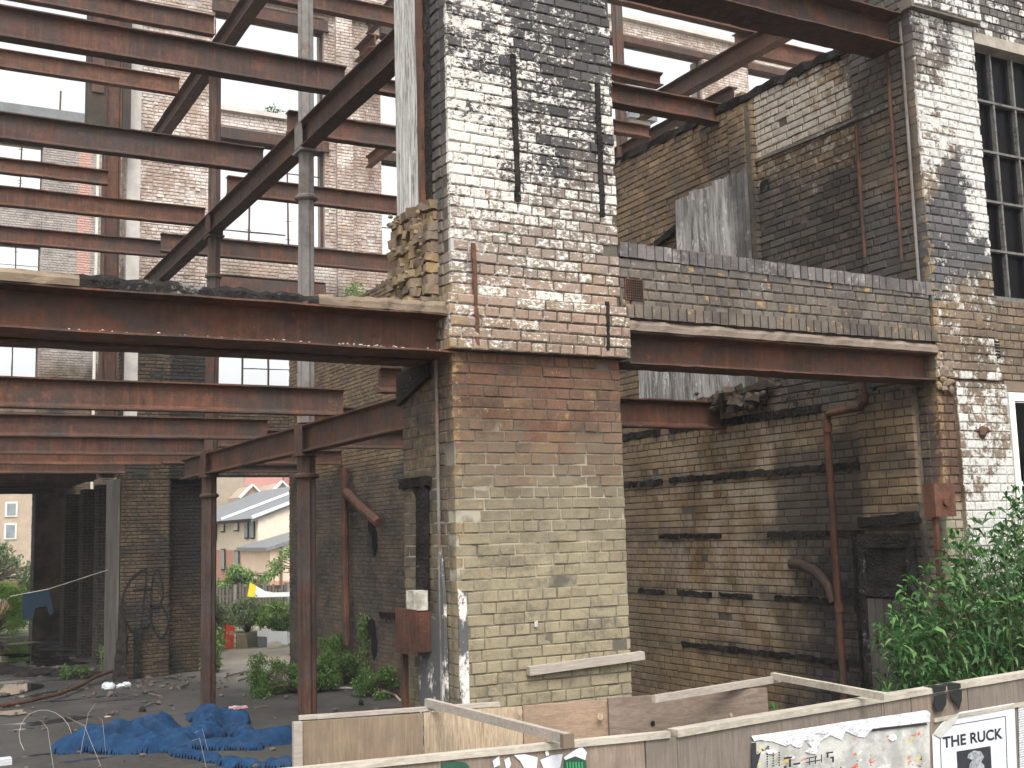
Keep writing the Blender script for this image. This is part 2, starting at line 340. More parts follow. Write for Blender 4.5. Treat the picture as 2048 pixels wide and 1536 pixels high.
def wood(name, c1, c2, ax='x', sc=1., dirt=(.10, .08, .06), dc=.25, rough=.75):
    k = NM(name); v = {'x': k.vec(.6, 9, 9), 'y': k.vec(9, .6, 9), 'z': k.vec(9, 9, .6)}[ax]
    f = k.noise(3*sc, 6, .62, v, 1.6); g = k.noise(14*sc, 4, .7, v)
    c = k.mix(k.rng(f, .3, .7), c1, c2); c = k.mix(k.rng(g, .5, .75, 0, .5), c, tuple(q*.45 for q in c1))
    c = k.mix(k.m('MULTIPLY', crisp(k, dc, 4, .12), .6), c, dirt)
    return k.fin(c, rough, g, .35)
def char(name='charred timber', ash=.12):
    k = NM(name); k.b.inputs['Specular IOR Level'].default_value = .1; w = k.n('ShaderNodeTexVoronoi'); w.feature = 'DISTANCE_TO_EDGE'; w.inputs['Scale'].default_value = 28; k.L(k.P, w.inputs['Vector'])
    c = k.mix(k.rng(k.noise(8, 5), .35, .7), (.012, .011, .011), (.034, .030, .027))
    c = k.mix(k.m('MULTIPLY', crisp(k, ash, 14, .05), .7), c, (.30, .29, .28))
    return k.fin(c, .9, w.outputs[0], .8, .015)
def leafmat(name, a, b, c_=None):
    k = NM(name); c = k.ramp(k.R, [(0, a), (.6, b), (1, c_ or b)])
    k.b.inputs['Subsurface Weight'].default_value = 0
    tr = k.n('ShaderNodeBsdfTranslucent'); k.L(k.mix(1., c, (.9, 1, .5), 'MULTIPLY'), tr.inputs[0])
    mx = k.n('ShaderNodeMixShader'); mx.inputs[0].default_value = .28
    k.fin(c, .55); k.t.links.new(k.b.outputs[0], mx.inputs[1]); k.t.links.new(tr.outputs[0], mx.inputs[2]); k.t.links.new(mx.outputs[0], k.out.inputs[0])
    return k.mat

def rear_mortar():
    k = NM('rear mortar'); c = k.mix(k.rng(k.noise(12, 4), .3, .7), (.26, .22, .20), (.36, .31, .28)); c = k.mix(k.rng(k.z, 8.4, 8.0), c, (.045, .038, .032)); return k.fin(c, .95)
M = dict(
    pier=pier_mat(), pmort=pier_mortar(), rpier=right_pier_mat(), side=side_mat(), span=spandrel_mat(), rear=rear_mat(), dark=dark_mat(), crumb=crumb_mat(),
    mort=mortar('dirty mortar', (.10, .085, .07), (.16, .14, .115)), smort=mortar('side mortar', (.05, .043, .036), (.12, .10, .08)),
    rmort=rear_mortar(),
    rust=rust('rusty steel'), rust2=rust('brown rusted iron', (.135, .058, .032), (.062, .030, .020), cov=.28), rustdark=rust('sooty rusted steel', (.10, .042, .028), (.042, .025, .020), cov=.46),
    rustcol=rust('painted iron column', (.075, .034, .023), (.04, .026, .021), (.065, .060, .056), .42), greycol=rust('grey iron column', (.14, .10, .085), (.09, .075, .065), (.20, .195, .185), .58),
    char=char(), ash=char('ashy timber', .5),
    ply=wood('hoarding boards', (.44, .33, .25), (.27, .185, .135), 'z', 1.2), plyl=wood('pale shuttering board', (.56, .46, .33), (.27, .18, .11), 'z', 3.0, dc=.25),
    plank=wood('grained plank', (.25, .195, .155), (.15, .11, .085), 'x', .8, dc=.3), batten=wood('grey batten', (.42, .375, .325), (.28, .245, .205), 'x', 1, dc=.12), rail=wood('sawn rail', (.52, .475, .40), (.33, .295, .24), 'x', 1, dc=.25),
    lumpwood=wood('weathered sill timber', (.27, .20, .13), (.12, .09, .065), 'x', 1, dc=.45), pipe=rust('dull rusted pipe', (.105, .042, .024), (.05, .024, .017), cov=.3), sill=wood('stone string', (.28, .225, .175), (.155, .115, .095), 'x', 1.2, dc=.5),
    charg=char('greyed char', .22))

# ---------------------------------------------------------------- brickwork
CH = .075
def brick_face(mb, P, u, n, u0, u1, z0, z1, keep=None, prot=.008, dmg=.02, jit=.0015, end_deep=(False, False), bond=1, m=0, gap=.005, lc=.004, solid=True, seed=0):
    """courses of separate chamfered bricks on the face through P, running along u, facing n"""
    rs = random.Random(seed*7919+int(u0*100)+int(z0*37)); u = np.array(u, float); n = np.array(n, float); P = np.array(P, float)
    i0 = int(math.floor(z0/CH)); i1 = int(math.ceil(z1/CH-1e-6))
    for i in range(i0, i1):
        a = max(i*CH+gap, z0); b = min((i+1)*CH-gap, z1)
        if b-a < .02: continue
        if bond == 1: head = (i % 2 == 0)
        elif bond == 2: head = rs.random() < .62
        elif bond == 3: head = (i % 3 == 0)
        else: head = False
        pit = .1125 if head else .225
        off = -pit*((i*(.5 if bond == 1 else .37)+(.25 if head else 0)) % 1)+rs.uniform(-.014, .014)
        t = u0+off
        while t < u1-.012:
            p = pit if (rs.random() > (.42 if bond == 3 else .06)) or head else pit*rs.choice((.5, .5, .75))
            s, e = max(t+gap, u0), min(t+p-gap, u1); t += p
            if e-s < .025: continue
            cu, cz = (s+e)/2, (a+b)/2
            if keep and not keep(cu, cz): continue
            if rs.random() < dmg*.3: continue
            pr = prot+rs.uniform(-.003, .004); pr = pr*.3 if rs.random() < dmg else pr
            dp = .03
            if (end_deep[0] and s < u0+.006) or (end_deep[1] and e > u1-.012): dp = .215 if i % 2 else .102
            f = lambda uu, zz, d: P+u*uu+n*d+np.array((0, 0, zz))
            j = lambda: rs.uniform(-jit, jit)
            vs = [f(s, a, -dp), f(e, a, -dp), f(e, b, -dp), f(s, b, -dp)]
            q = [(s+j(), a+j()), (e+j(), a+j()), (e+j(), b+j()), (s+j(), b+j())]
            vs += [f(x, z, pr-lc) for x, z in q]
            vs += [f(s+lc+abs(j()), a+lc+abs(j()), pr+j()), f(e-lc-abs(j()), a+lc, pr+j()), f(e-lc, b-lc-abs(j()), pr+j()), f(s+lc, b-lc, pr+j())]
            fs = [(4, 5, 9, 8), (5, 6, 10, 9), (6, 7, 11, 10), (7, 4, 8, 11), (8, 9, 10, 11), (0, 1, 5, 4), (1, 2, 6, 5), (2, 3, 7, 6), (3, 0, 4, 7)]
            if np.dot(np.cross(u, (0, 0, 1)), n) < 0: fs = [tuple(reversed(g)) for g in fs]
            mb.add(vs, fs, m)
def block(mb, x0, x1, y0, y1, z0, z1, faces='F', keep=None, mm=1, bond=1, deep=True, **kw):
    """a brick-faced block: F street side, L left side, R right side, B back"""
    g = .004
    mb.box(x0+g, x1-g, y0+g, y1-g, z0, z1, mm)
    d0 = 'L' in faces and deep; d1 = 'R' in faces and deep
    if 'F' in faces: brick_face(mb, (0, y0, 0), (1, 0, 0), (0, -1, 0), x0, x1, z0, z1, keep, bond=bond, end_deep=(d0, d1), seed=1, **kw)
    if 'L' in faces:
        brick_face(mb, (x0, 0, 0), (0, 1, 0), (-1, 0, 0), y0+(.107 if 'F' in faces else 0), y1, z0, z1, keep, bond=bond, seed=2, **kw)
    if 'R' in faces: brick_face(mb, (x1, 0, 0), (0, 1, 0), (1, 0, 0), y0+(.107 if 'F' in faces else 0), y1, z0, z1, keep, bond=bond, seed=3, **kw)
    if 'B' in faces: brick_face(mb, (0, y1, 0), (1, 0, 0), (0, 1, 0), x0, x1, z0, z1, keep, bond=bond, seed=4, **kw)
def corner_fix(mb, *a): pass

D = 6.756
# --- centre pier
pier = empty('brick_pier', (3.97, 7.2, 0), 'tall white-flaked sooty brick pier standing in the middle between the two bays', 'pier')
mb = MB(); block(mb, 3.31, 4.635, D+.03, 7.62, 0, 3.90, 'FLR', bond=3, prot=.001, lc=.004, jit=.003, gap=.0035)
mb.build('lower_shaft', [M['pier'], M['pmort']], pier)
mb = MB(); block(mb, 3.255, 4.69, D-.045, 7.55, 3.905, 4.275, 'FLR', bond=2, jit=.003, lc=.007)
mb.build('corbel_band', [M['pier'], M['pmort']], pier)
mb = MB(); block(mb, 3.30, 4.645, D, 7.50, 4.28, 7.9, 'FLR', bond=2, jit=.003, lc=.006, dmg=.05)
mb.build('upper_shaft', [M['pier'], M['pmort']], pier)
# --- broken masonry where the spandrel on the left was torn off
mb = MB(); rs = random.Random(41)
for i in range(10):
    z = 4.262+.075*i; ext = (.17-.016*i)+rs.uniform(-.04, .05)
    for y in np.arange(6.93, 7.5, .112):
        e = ext*rs.uniform(.55, 1.15)+.015; x = 3.315
        while x > 3.31-e:
            L = rs.choice((.215, .105, .07)); L = min(L, x-(3.31-e)+.02); w_ = .098
            mb.beam((x, y+.05+rs.uniform(-.006, .006), z+rs.uniform(-.006, .006)), (x-L+.01, y+.05+rs.uniform(-.02, .02), z+rs.uniform(-.015, .008)), w_, .066, 0, jit=.006, seg=3, taper=rs.uniform(.85, 1)); x -= L
mb.box(3.25, 3.30, 6.95, 7.48, 4.23, 4.85)
for k in range(60): mb.rock((3.28-rs.random()**2*.15, rs.uniform(6.92, 7.5), rs.uniform(4.23, 4.98)), rs.uniform(.01, .03), rs.uniform(.01, .03), rs.uniform(.008, .02))
tag(mb.build('broken_masonry', M['crumb']), 'crumbling yellow broken brick stub clinging to the left side of the central pier', 'rubble')
# --- weathered white panel hung on the pier's left flank
pan = empty('weathered_panel', (3.27, 7.4, 4.8), 'tall white peeling timber panel against the upper left flank of the central pier', 'panel')
mb = MB()
n = 8; rs = random.Random(3)
for k in range(n):
    y0, y1 = 7.15+.39*k/n, 7.15+.39*(k+1)/n
    lo = 4.80-.02*k/n+rs.uniform(-.02, .012); x = 3.255-rs.uniform(0, .006)
    mb.box(x+.004, 3.296, y0+.001, y1-.001, lo, 7.9)
kk = NM('white peeling timber'); c = kk.mix(kk.rng(kk.noise(7, 6, .75, kk.vec(6, 6, .5), .6), .42, .62), (.60, .59, .56), (.22, .21, .195))
c = kk.mix(crisp(kk, .30, 12, .04, kk.vec(4, 4, .5)), c, (.06, .055, .05))
M['peel'] = kk.fin(c, .85, kk.noise(30, 5, .7, kk.vec(6, 6, .6)), .6)
mb.build('board_face', M['peel'], pan)
mb = MB(); mb.beam((3.27, 7.105, 4.86), (3.27, 7.105, 7.9), .05, .06, jit=.004, seg=14); mb.build('brown_edge_post', M['rust2'], pan)
mb = MB(); mb.beam((3.285, 7.03, 4.95), (3.285, 7.03, 7.9), .03, .07, jit=.006, seg=40); mb.build('charred_edge', M['char'], pan)
# conduit on the lower flank
mb = MB(); mb.tube([(3.285, 6.985, 1.0), (3.285, 6.985, 3.86)], .012, 8)
tag(mb.build('conduit', M['greycol']), 'thin grey conduit running up the left flank of the central pier under the big beam', 'pipe')
# charred board on lower flank
mb = MB(); mb.poly([(3.295, 7.18, 2.30), (3.295, 7.36, 2.30), (3.295, 7.33, 2.95), (3.295, 7.42, 3.05), (3.295, 7.30, 3.04), (3.295, 7.16, 3.02)], (-.02, 0, 0))
tag(mb.build('charred_board', M['char']), 'blistered black charred board fixed to the lower left flank of the central pier', 'board')
# corbel stone under the beam end
mb = MB(); mb.poly([(3.30, 7.10, 3.86), (3.30, 7.62, 3.86), (3.30, 7.62, 3.62), (3.30, 7.10, 3.76)], (-.035, 0, 0))
tag(mb.build('sooty_padstone', M['char']), 'sooty stone pad jutting from the pier flank under the big beam end', 'stone')
mb = MB(); mb.beam((3.285, 7.14, 3.06), (3.285, 7.60, 3.06), .04, .07, jit=.006, seg=8); tag(mb.build('sooty_padstone', M['char']), 'narrow sooty ledge stone on the pier flank level with the low girder', 'stone')
# plaster and painted reveal at the foot of the pier
kk = NM('peeling plaster'); cc = kk.mix(crisp(kk, kk.rng(kk.z, 1.2, 2.3, .52, .42), 5.5, .02, kk.vec(1, 1, .6)), (.085, .088, .09), (.66, .62, .57)); M['plaster'] = kk.fin(cc, .8, kk.noise(30), .4)
mb = MB(); mb.poly([(3.302, 6.90, 0.3), (3.302, 7.34, .3), (3.302, 7.34, 1.95), (3.302, 7.24, 2.18), (3.302, 7.05, 2.14), (3.302, 6.98, 2.62), (3.302, 6.93, 2.3)], (-.022, 0, 0))
mb.poly([(3.306, 6.772, 0.3), (3.37, 6.772, .3), (3.37, 6.772, 2.10), (3.362, 6.772, 2.32), (3.306, 6.772, 2.35)], (0, -.012, 0))
tag(mb.build('peeling_plaster', M['plaster']), 'grey and white peeling render on the foot of the central pier beside the rusty box', 'plaster')
mb = MB(); mb.box(3.17, 3.275, 7.16, 7.28, 2.20, 2.33)
kk = NM('pale block'); M['paleblock'] = kk.fin(kk.mix(kk.rng(kk.noise(14, 4), .4, .6), (.55, .52, .46), (.28, .26, .22)), .9, kk.noise(30), .5)
tag(mb.build('pale_block', M['paleblock']), 'small pale stone block resting above the rusty box by the central pier', 'block')

# --- iron straps on the pier
def strap(x, z0, z1, w, mat, label, y=D-.035, lean=0):
    mb = MB(); mb.beam((x, y+.016, z1), (x+lean, y+.016, z0), w*.85, .018, 0, up=(0, 1, 0), jit=.0035, seg=16)
    tag(mb.build('iron_strap', mat), label, 'strap', 'iron straps fixed to the central pier')
strap(3.447, 3.93, 4.62, .035, M['rust2'], 'narrow rust-red strap on the pale lower band of the central pier', D-.065, .012)
strap(3.81, 4.96, 6.02, .045, M['char'], 'black charred strip fixed on the white flaked face of the central pier, left of two', D-.03, .01)
strap(4.51, 4.93, 5.93, .045, M['char'], 'black charred strip down the upper right edge of the central pier', D-.03, .0)
strap(4.50, 3.95, 4.30, .03, M['char'], 'short sooty strip near the right end of the pier corbel band', D-.065, -.01)
mb = MB(); mb.beam((3.80, D+.005, 1.795), (4.72, D+.005, 1.83), .05, .055, jit=.002, seg=4)
tag(mb.build('wooden_batten', M['batten']), 'short pinkish-grey batten nailed across the lower face of the central pier', 'batten')

mb = MB(); mb.box(3.868, 3.892, D+.012, D+.022, 2.075, 2.115); tag(mb.build('small_white_tag', M['paleblock']), 'tiny white tag stuck low on the khaki face of the central pier', 'tag')
# --- rolled steel beams
def ibeam(label, axis, a0, a1, c, z0, dep, w, mat, group, name='steel_beam', ft=.022, jit=.0035, sag=0):
    """axis 'x': runs a0..a1 in x with its street-side edge at y=c; axis 'y': runs in y, centre line at x=c"""
    hw, wt = w/2, .006+w*.02
    pr = [(-hw, 0), (hw, 0), (hw, ft*.7), (wt*2, ft*1.6), (wt, ft*2.6), (wt, dep-ft*2.6), (wt*2, dep-ft*1.6), (hw, dep-ft*.7), (hw, dep), (-hw, dep), (-hw, dep-ft*.7), (-wt*2, dep-ft*1.6), (-wt, dep-ft*2.6), (-wt, ft*2.6), (-wt*2, ft*1.6), (-hw, ft*.7)]
    n = len(pr); seg = 26; vs = []; fs = []; rs = random.Random(int(c*100)+int(a0*10))
    for i in range(seg+1):
        t = a0+(a1-a0)*i/seg; q = i/seg; dz = -sag*4*q*(1-q); jo = rs.uniform(-jit, jit); jz = rs.uniform(-jit, jit)
        for p, z in pr:
            vs.append((t, c+hw+p+jo, z0+z+dz+jz) if axis == 'x' else (c+p+jo, t, z0+z+dz+jz))
    for i in range(seg):
        for k in range(n): fs.append((i*n+k, i*n+(k+1) % n, (i+1)*n+(k+1) % n, (i+1)*n+k))
    fs += [tuple(range(n)), tuple(seg*n+k for k in range(n-1, -1, -1))]
    mb = MB().add(vs, fs)
    return tag(mb.build(name, mat), label, 'beam', group)
G0, G1, G2, G3 = 'steel beams on the street front', 'steel beams of the first floor', 'steel beams of the second floor', 'steel beams of the third floor'
ibeam('big deep rusty beam carrying charred timber across the open left bay of the street front', 'x', -3.0, 3.30, D-.02, 3.88, .255, .34, M['rust'], G0, ft=.016)
ibeam('second big beam tucked directly behind the front beam of the left bay', 'x', -3.0, 3.29, D+.335, 3.86, .25, .20, M['rustdark'], G0)
ibeam('brown-red beam under the brick spandrel between the central pier and the right pier', 'x', 4.70, 7.86, D-.01, 3.875, .235, .30, M['rust'], G0, ft=.016)
ibeam('sooty lintel beam over the right bay at the top right corner', 'x', 4.70, 7.80, D+.05, 6.86, .30, .34, M['rustdark'], G0, ft=.016)
I = lambda *a, **k: ibeam(*a, **k)
# first floor
I('nearest first-floor cross beam, its end stopping short left of the hanging girder end', 'x', -2.5, 4.70, 12.45, 4.08, .31, .15, M['rust'], G1)
I('second first-floor cross beam counting back from the street, left of the iron columns', 'x', -2.5, 4.82, 15.78, 4.08, .29, .15, M['rust'], G1)
I('third first-floor cross beam counting back, ending at the farther iron column', 'x', -2.5, 4.9, 18.9, 4.08, .29, .15, M['rust'], G1)
I('fourth first-floor cross beam counting back, yellowish brown above the graffiti pier', 'x', -2.5, 6.2, 21.3, 4.08, .29, .15, M['rust2'], G1)
I('fifth first-floor cross beam just in front of the graffiti pier', 'x', -2.5, 4.4, 24.0, 4.08, .29, .15, M['rust'], G1)
I('sixth first-floor cross beam, first one inside the far wing', 'x', -2.5, 4.3, 27.1, 4.08, .29, .15, M['rustdark'], G1)
I('seventh first-floor cross beam, above the stub piers of the far wing', 'x', -2.5, 4.3, 30.3, 4.08, .29, .15, M['rustdark'], G1)
I('last first-floor cross beam over the opening to the far garden', 'x', -2.5, 4.3, 33.5, 4.08, .29, .15, M['rustdark'], G1)
I('short beam end poking out beside the central pier above the low girder', 'x', 4.26, 5.2, 10.3, 4.08, .25, .15, M['rust'], G1)
I('first-floor cross beam behind the near column passing under the low girder line', 'x', 4.6, 6.0, 13.9, 4.08, .27, .15, M['rust'], G1)
I('first-floor cross beam seen beneath the girder left of the central pier, upper of two', 'x', 4.5, 7.85, 17.1, 4.08, .27, .15, M['rust'], G1)
I('first-floor cross beam seen beneath the girder left of the central pier, lower of two', 'x', 4.5, 7.85, 21.0, 4.08, .27, .15, M['rust'], G1)
I('dark beam forming the lintel over the rear opening to the garden', 'x', 6.1, 9.0, 23.6, 4.08, .16, .15, M['rustdark'], G1)
I('rusty beam end buried in rubble just under the right-hand street beam', 'x', 4.7, 7.84, 9.55, 3.72, .29, .16, M['rust'], G1)
# second floor
I('thick uppermost beam of the second floor crossing the top left corner', 'x', -2.5, 4.75, 12.42, 7.92, .34, .17, M['rustdark'], G2)
I('second-floor beam running level across the upper left, next behind the thick top one', 'x', -2.5, 4.74, 15.7, 7.92, .36, .17, M['rustdark'], G2)
I('short-ended thin second-floor beam stopping at the grey stanchion', 'x', -2.5, 2.85, 17.2, 7.92, .22, .12, M['rust2'], G2)
I('orange-brown second-floor beam ending at the farther iron column', 'x', -2.5, 4.7, 18.9, 7.92, .31, .15, M['rust2'], G2)
I('lowest second-floor beam reaching back to the rear wall, left part', 'x', -2.5, 4.62, 21.3, 7.92, .30, .15, M['rust'], G2)
I('lowest second-floor beam right of the diagonal girder near the rear wall', 'x', 4.4, 9.2, 20.9, 7.92, .34, .15, M['rust'], G2)
I('second-floor beam right of the diagonal girder crossing behind the grey column mid-height', 'x', 4.55, 9.0, 16.95, 7.92, .29, .15, M['rust'], G2)
I('second-floor beam at the top bracket of the near iron column', 'x', 4.54, 9.0, 13.98, 7.92, .30, .15, M['rust'], G2)
I('thin second-floor beam between the girder top and the white panel', 'x', 4.75, 9.0, 12.2, 7.92, .17, .12, M['rust'], G2)
I('upper second-floor beam right of the central pier with a clean cut end', 'x', 5.2, 8.05, 10.62, 7.92, .16, .15, M['rust'], G2)
I('second-floor beam bedded into the brown side wall in the right bay', 'x', 4.7, 7.95, 9.40, 7.03, .22, .16, M['rust'], G2)
# third floor
I('thin third-floor beam with yellow chalk marks at upper left', 'x', -2.5, 4.60, 20.43, 10.74, .32, .15, M['rust2'], G3)
I('third-floor beam with chalk marks touching the highest girder at the top', 'x', -2.5, 4.52, 17.67, 10.74, .33, .15, M['rust'], G3)
I('third-floor beam at the top centre beside the white panel', 'x', 4.6, 9.2, 16.1, 10.74, .28, .15, M['rust'], G3)
I('third-floor beam with a cut end at the top of the right bay', 'x', 8.4, 12.6, 13.8, 10.70, .32, .15, M['rust'], G3)
I('third-floor beam beyond the girder at top right, sky on both sides', 'x', 12.6, 15.6, 14.5, 10.70, .34, .15, M['rust'], G3)
# girders along the depth
GG = 'long girders running back from the street'
def girder(label, *a, **k): return ibeam(label, 'y', *a, GG, name='steel_girder', **k)
girder('low girder dipping away behind the central pier on the two iron columns', 7.7, 19.9, 4.63, 3.74, .33, .17, M['rust'])
girder('diagonal-looking girder rising across the upper left on the iron columns', 7.7, 23.6, 4.63, 7.58, .33, .19, M['rustdark'])
girder('short highest girder crossing the top left behind the thick beam', 15.2, 22.6, 4.63, 10.40, .33, .19, M['rustdark'])
girder('girder of the right bay rising to the top right corner', 12.2, 17.2, 12.45, 10.36, .33, .20, M['rust'])
girder('low far girder glimpsed right beside the central pier top', 14.5, 20.0, 12.45, 9.72, .33, .2, M['rustdark'])

p_ = onY(738, 318, 24.3); girder('short dark stub beam projecting from the rear pilaster right of the near column', 21.0, 24.34, float(p_[0]), float(p_[2])-.2, .26, .15, M['rust'])
p_ = onY(738, 52, 24.3); girder('short stub beam projecting from the rear wall near the photo top beside the white panel', 21.0, 24.34, float(p_[0]), float(p_[2])-.2, .26, .15, M['rust'])
p_ = onY(731, 101, 24.0); girder('square-ended rusty beam stub set in the pale rear pilaster', 23.4, 24.36, float(p_[0]), float(p_[2])-.17, .33, .30, M['rust2'])

# --- iron columns
PROF = [1, .82, .97, .82]*4
def column(x, y, z0, z1, r, mat, label, rings, lean=(0, 0), bracket=None, r1=None):
    t = empty('iron_column', (x, y, z0), label, 'column', 'iron columns of the burnt frame')
    N = 8; pts = [(x+lean[0]*k/N, y+lean[1]*k/N, z0+(z1-z0)*k/N) for k in range(N+1)]
    mb = MB(); mb.tube(pts, [r+((r1 or r)-r)*k/N for k in range(N+1)], 16, prof=PROF); mb.build('shaft', mat, t)
    for z in rings:
        q = (z-z0)/(z1-z0); mb = MB(); X, Y = x+lean[0]*q, y+lean[1]*q
        mb.tube([(X, Y, z-.035), (X, Y, z-.015), (X, Y, z+.015), (X, Y, z+.035)], [r*1.02, r*1.28, r*1.28, r*1.02], 16); mb.build('collar', mat, t)
    if bracket:
        mb = MB(); X, Y = x+lean[0], y+lean[1]
        mb.box(X-.13, X+.13, Y-.16, Y+.16, z1-.03, z1); mb.box(X-.115, X-.09, Y-.12, Y+.12, z1, z1+bracket); mb.box(X+.09, X+.115, Y-.12, Y+.12, z1, z1+bracket)
        mb.build('bracket', mat, t)
    return t
column(4.63, 13.62, 0, 3.72, .118, M['rustcol'], 'near iron column on the ground floor, its foot hidden behind the boards', (3.45,), bracket=.36)
column(4.63, 18.30, 0, 3.72, .118, M['rustcol'], 'farther iron column on the ground floor standing beside the blue cloth', (3.40,), bracket=.36)
column(4.63, 13.62, 4.1, 7.56, .115, M['greycol'], 'grey flaking upper column in front of the rear windows, above the near ground column', (6.95, ), lean=(.02, 0), bracket=.36, r1=.1)
column(4.63, 18.2, 4.1, 7.56, .105, M['rustcol'], 'thin rusty upper column left of the diagonal girder', (6.9, ), lean=(.03, 0), bracket=.36)
column(4.65, 13.62, 7.93, 11.2, .105, M['greycol'], 'pale column at the top centre rising out of the frame above the girder', (), r1=.1)
column(4.66, 18.2, 7.93, 10.4, .10, M['rustcol'], 'slender rusty column at the top left meeting the highest girder', ())
column(12.45, 17.83, 8.5, 14.5, .115, M['rustcol'], 'rust-brown column seen just right of the central pier top', ())
column(12.45, 12.05, 8.0, 10.36, .11, M['greycol'], 'stub of grey column at the top right corner against the sky', ())

# --- things lying on the front beam
def lumpy(x0, x1, y0, y1, z0, h0, h1, mat, name, label, cat, seed, n=40, ragged=.02):
    rs = random.Random(seed); vs = []; fs = []
    for i in range(n+1):
        x = x0+(x1-x0)*i/n; h = h0+(h1-h0)*i/n+rs.uniform(-ragged, ragged)*.6+.5*ragged*math.sin(i*.7+seed); f = rs.uniform(-.012, .012)
        vs += [(x, y0+f, z0), (x, y0+f*1.5, z0+h*.55), (x, y0+.02+f, z0+h*.92), (x, y0+.07, z0+h), (x, y1, z0+h*rs.uniform(.85, 1.05)), (x, y1, z0)]
    for i in range(n):
        for k in range(6): fs.append((i*6+k, i*6+(k+1) % 6, (i+1)*6+(k+1) % 6, (i+1)*6+k))
    fs += [tuple(range(5, -1, -1)), tuple(n*6+k for k in range(6))]
    return tag(MB().add(vs, fs).build(name, mat), label, cat)
lumpy(2.38, 3.28, D-.02, D+.26, 4.137, .075, .085, M['lumpwood'], 'sill_timber', 'pale brown broken timber lying on the big front beam next to the central pier', 'timber', 3, 16, .014)
lumpy(.95, 2.42, D-.01, D+.28, 4.137, .085, .06, M['charg'], 'charred_timber', 'long black burnt timber lying on the big front beam, middle piece', 'timber', 5, 36, .015)
lumpy(-1.2, .97, D-.02, D+.25, 4.137, .075, .08, M['lumpwood'], 'sill_timber', 'ochre rotten timber on the big front beam at the left edge of the photo', 'timber', 8, 22, .012)
mb = MB(); rs = random.Random(5)
for k in range(90):
    x = rs.gauss(2.65, .35) if k % 2 else rs.uniform(.9, 3.2)
    if x < 3.25: mb.rock((x, rs.uniform(D-.01, D+.09), 3.900), rs.uniform(.004, .012), rs.uniform(.004, .012), rs.uniform(.003, .006))
for k in range(0): mb.rock((7.35+rs.uniform(-.04, .04), D+.02, 3.91), .02, .02, .02)
tag(mb.build('crumbs', M['paleblock']), 'crumbs of mortar scattered along the lower flange of the street beams', 'rubble', kind='stuff')

# --- spandrel between the piers
sp = empty('brick_spandrel', (6.3, 6.9, 4.11), 'low grey-brown brick spandrel wall on the rusty beam between the two piers', 'wall')
mb = MB(); block(mb, 4.66, 7.84, D+.02, 7.02, 4.275, 4.65, 'F', bond=2, jit=.003, lc=.006, dmg=.03); mb.box(4.664, 7.836, D+.028, 7.01, 4.175, 4.28, 1)
for x in np.arange(4.67, 7.83, .078):   # upright soldier course at the foot
    h = .0; mb.beam((x+.037, D+.02, 4.205+random.uniform(-.003, .003)), (x+.037, D+.02, 4.30), .066, .10, 0, up=(0, 1, 0), jit=.002)
mb.build('brick_face', [M['span'], M['mort']], sp)
mb = MB(); rs = random.Random(9)
for i, x in enumerate(np.arange(4.66, 7.82, .0785)):
    z = 4.765-.045*(x-4.66)/3.2
    mb.beam((x+.037, D+.0+rs.uniform(-.003, .003), z-.055), (x+.037, 7.03, z-.045+rs.uniform(-.006, .004)), .068, .105, 0, jit=.003)
kk = NM('coping brick'); c = stock(kk, [(0, (.13, .12, .115)), (.3, (.17, .155, .15)), (.6, (.09, .085, .083)), (.85, (.22, .21, .205)), (1, (.15, .12, .105))], 1.0, .8)
c = kk.mix(kk.m('MULTIPLY', kk.rng(kk.z, 4.735, 4.76), kk.rng(kk.noise(7, 4), .45, .55)), c, (.13, .075, .065)); c = kk.mix(kk.m('MULTIPLY', crisp(kk, .25, 20, .05), .5), c, (.5, .48, .46)); M['cope'] = kk.fin(c, .85, kk.noise(40), .5)
mb.build('coping', M['cope'], sp)
lumpy(4.66, 7.87, D-.03, D+.2, 4.112, .082, .078, M['sill'], 'sandstone_string', 'worn pinkish stone course lying between the spandrel bricks and the right beam', 'stone', 12, 46, .006)
mb = MB()
for i in range(8):
    for j in range(8): mb.box(4.70+.0185*i+.004, 4.70+.0185*i+.0145, D-.004, D+.004, 4.345+.0185*j+.004, 4.345+.0185*j+.0145, 1)
mb.box(4.695, 4.852, D+.001, D+.014, 4.34, 4.498, 0)
kk = NM('air brick hole'); M['black'] = kk.fin((.006, .006, .006), 1)
tag(mb.build('air_brick', [M['rust2'], M['black']]), 'square perforated red-brown air brick at the left end of the spandrel', 'vent')

# --- right pier and its facade
rp = empty('brick_pier', (8.3, 7.0, 0), 'white-flaked smoke-stained brick pier at the right edge beside the dark windows', 'pier')
mb = MB(); block(mb, 7.86, 8.655, D, 7.5, 3.905, 7.17, 'FL', bond=2, jit=.003, lc=.006, dmg=.06); block(mb, 7.86, 8.70, D+.03, 7.45, 0, 3.90, 'FL', bond=1, jit=.002, dmg=.03)
mb.box(8.06, 8.70, D-.008, D+.03, 0, 3.86, 1); brick_face(mb, (0, D-.012, 0), (1, 0, 0), (0, -1, 0), 8.06, 8.70, 0, 3.87, bond=1, prot=.006, jit=.002, seed=6)
mb.build('shaft', [M['rpier'], M['rpier']], rp)
mb = MB(); block(mb, 7.80, 8.69, D-.07, 7.4, 7.175, 7.9, 'FL', bond=2, jit=.003, lc=.006); mb.build('corbel_head', [M['rpier'], M['mort']], rp)
mb = MB()
for k in range(22): mb.rock((7.93+random.uniform(-.07, .1), D-.005, 3.93+random.uniform(-.13, .05)), random.uniform(.02, .05), .02, random.uniform(.02, .04))
tag(mb.build('broken_masonry', M['crumb']), 'broken ochre brick hole at the corner of the right pier by the beam end', 'rubble')
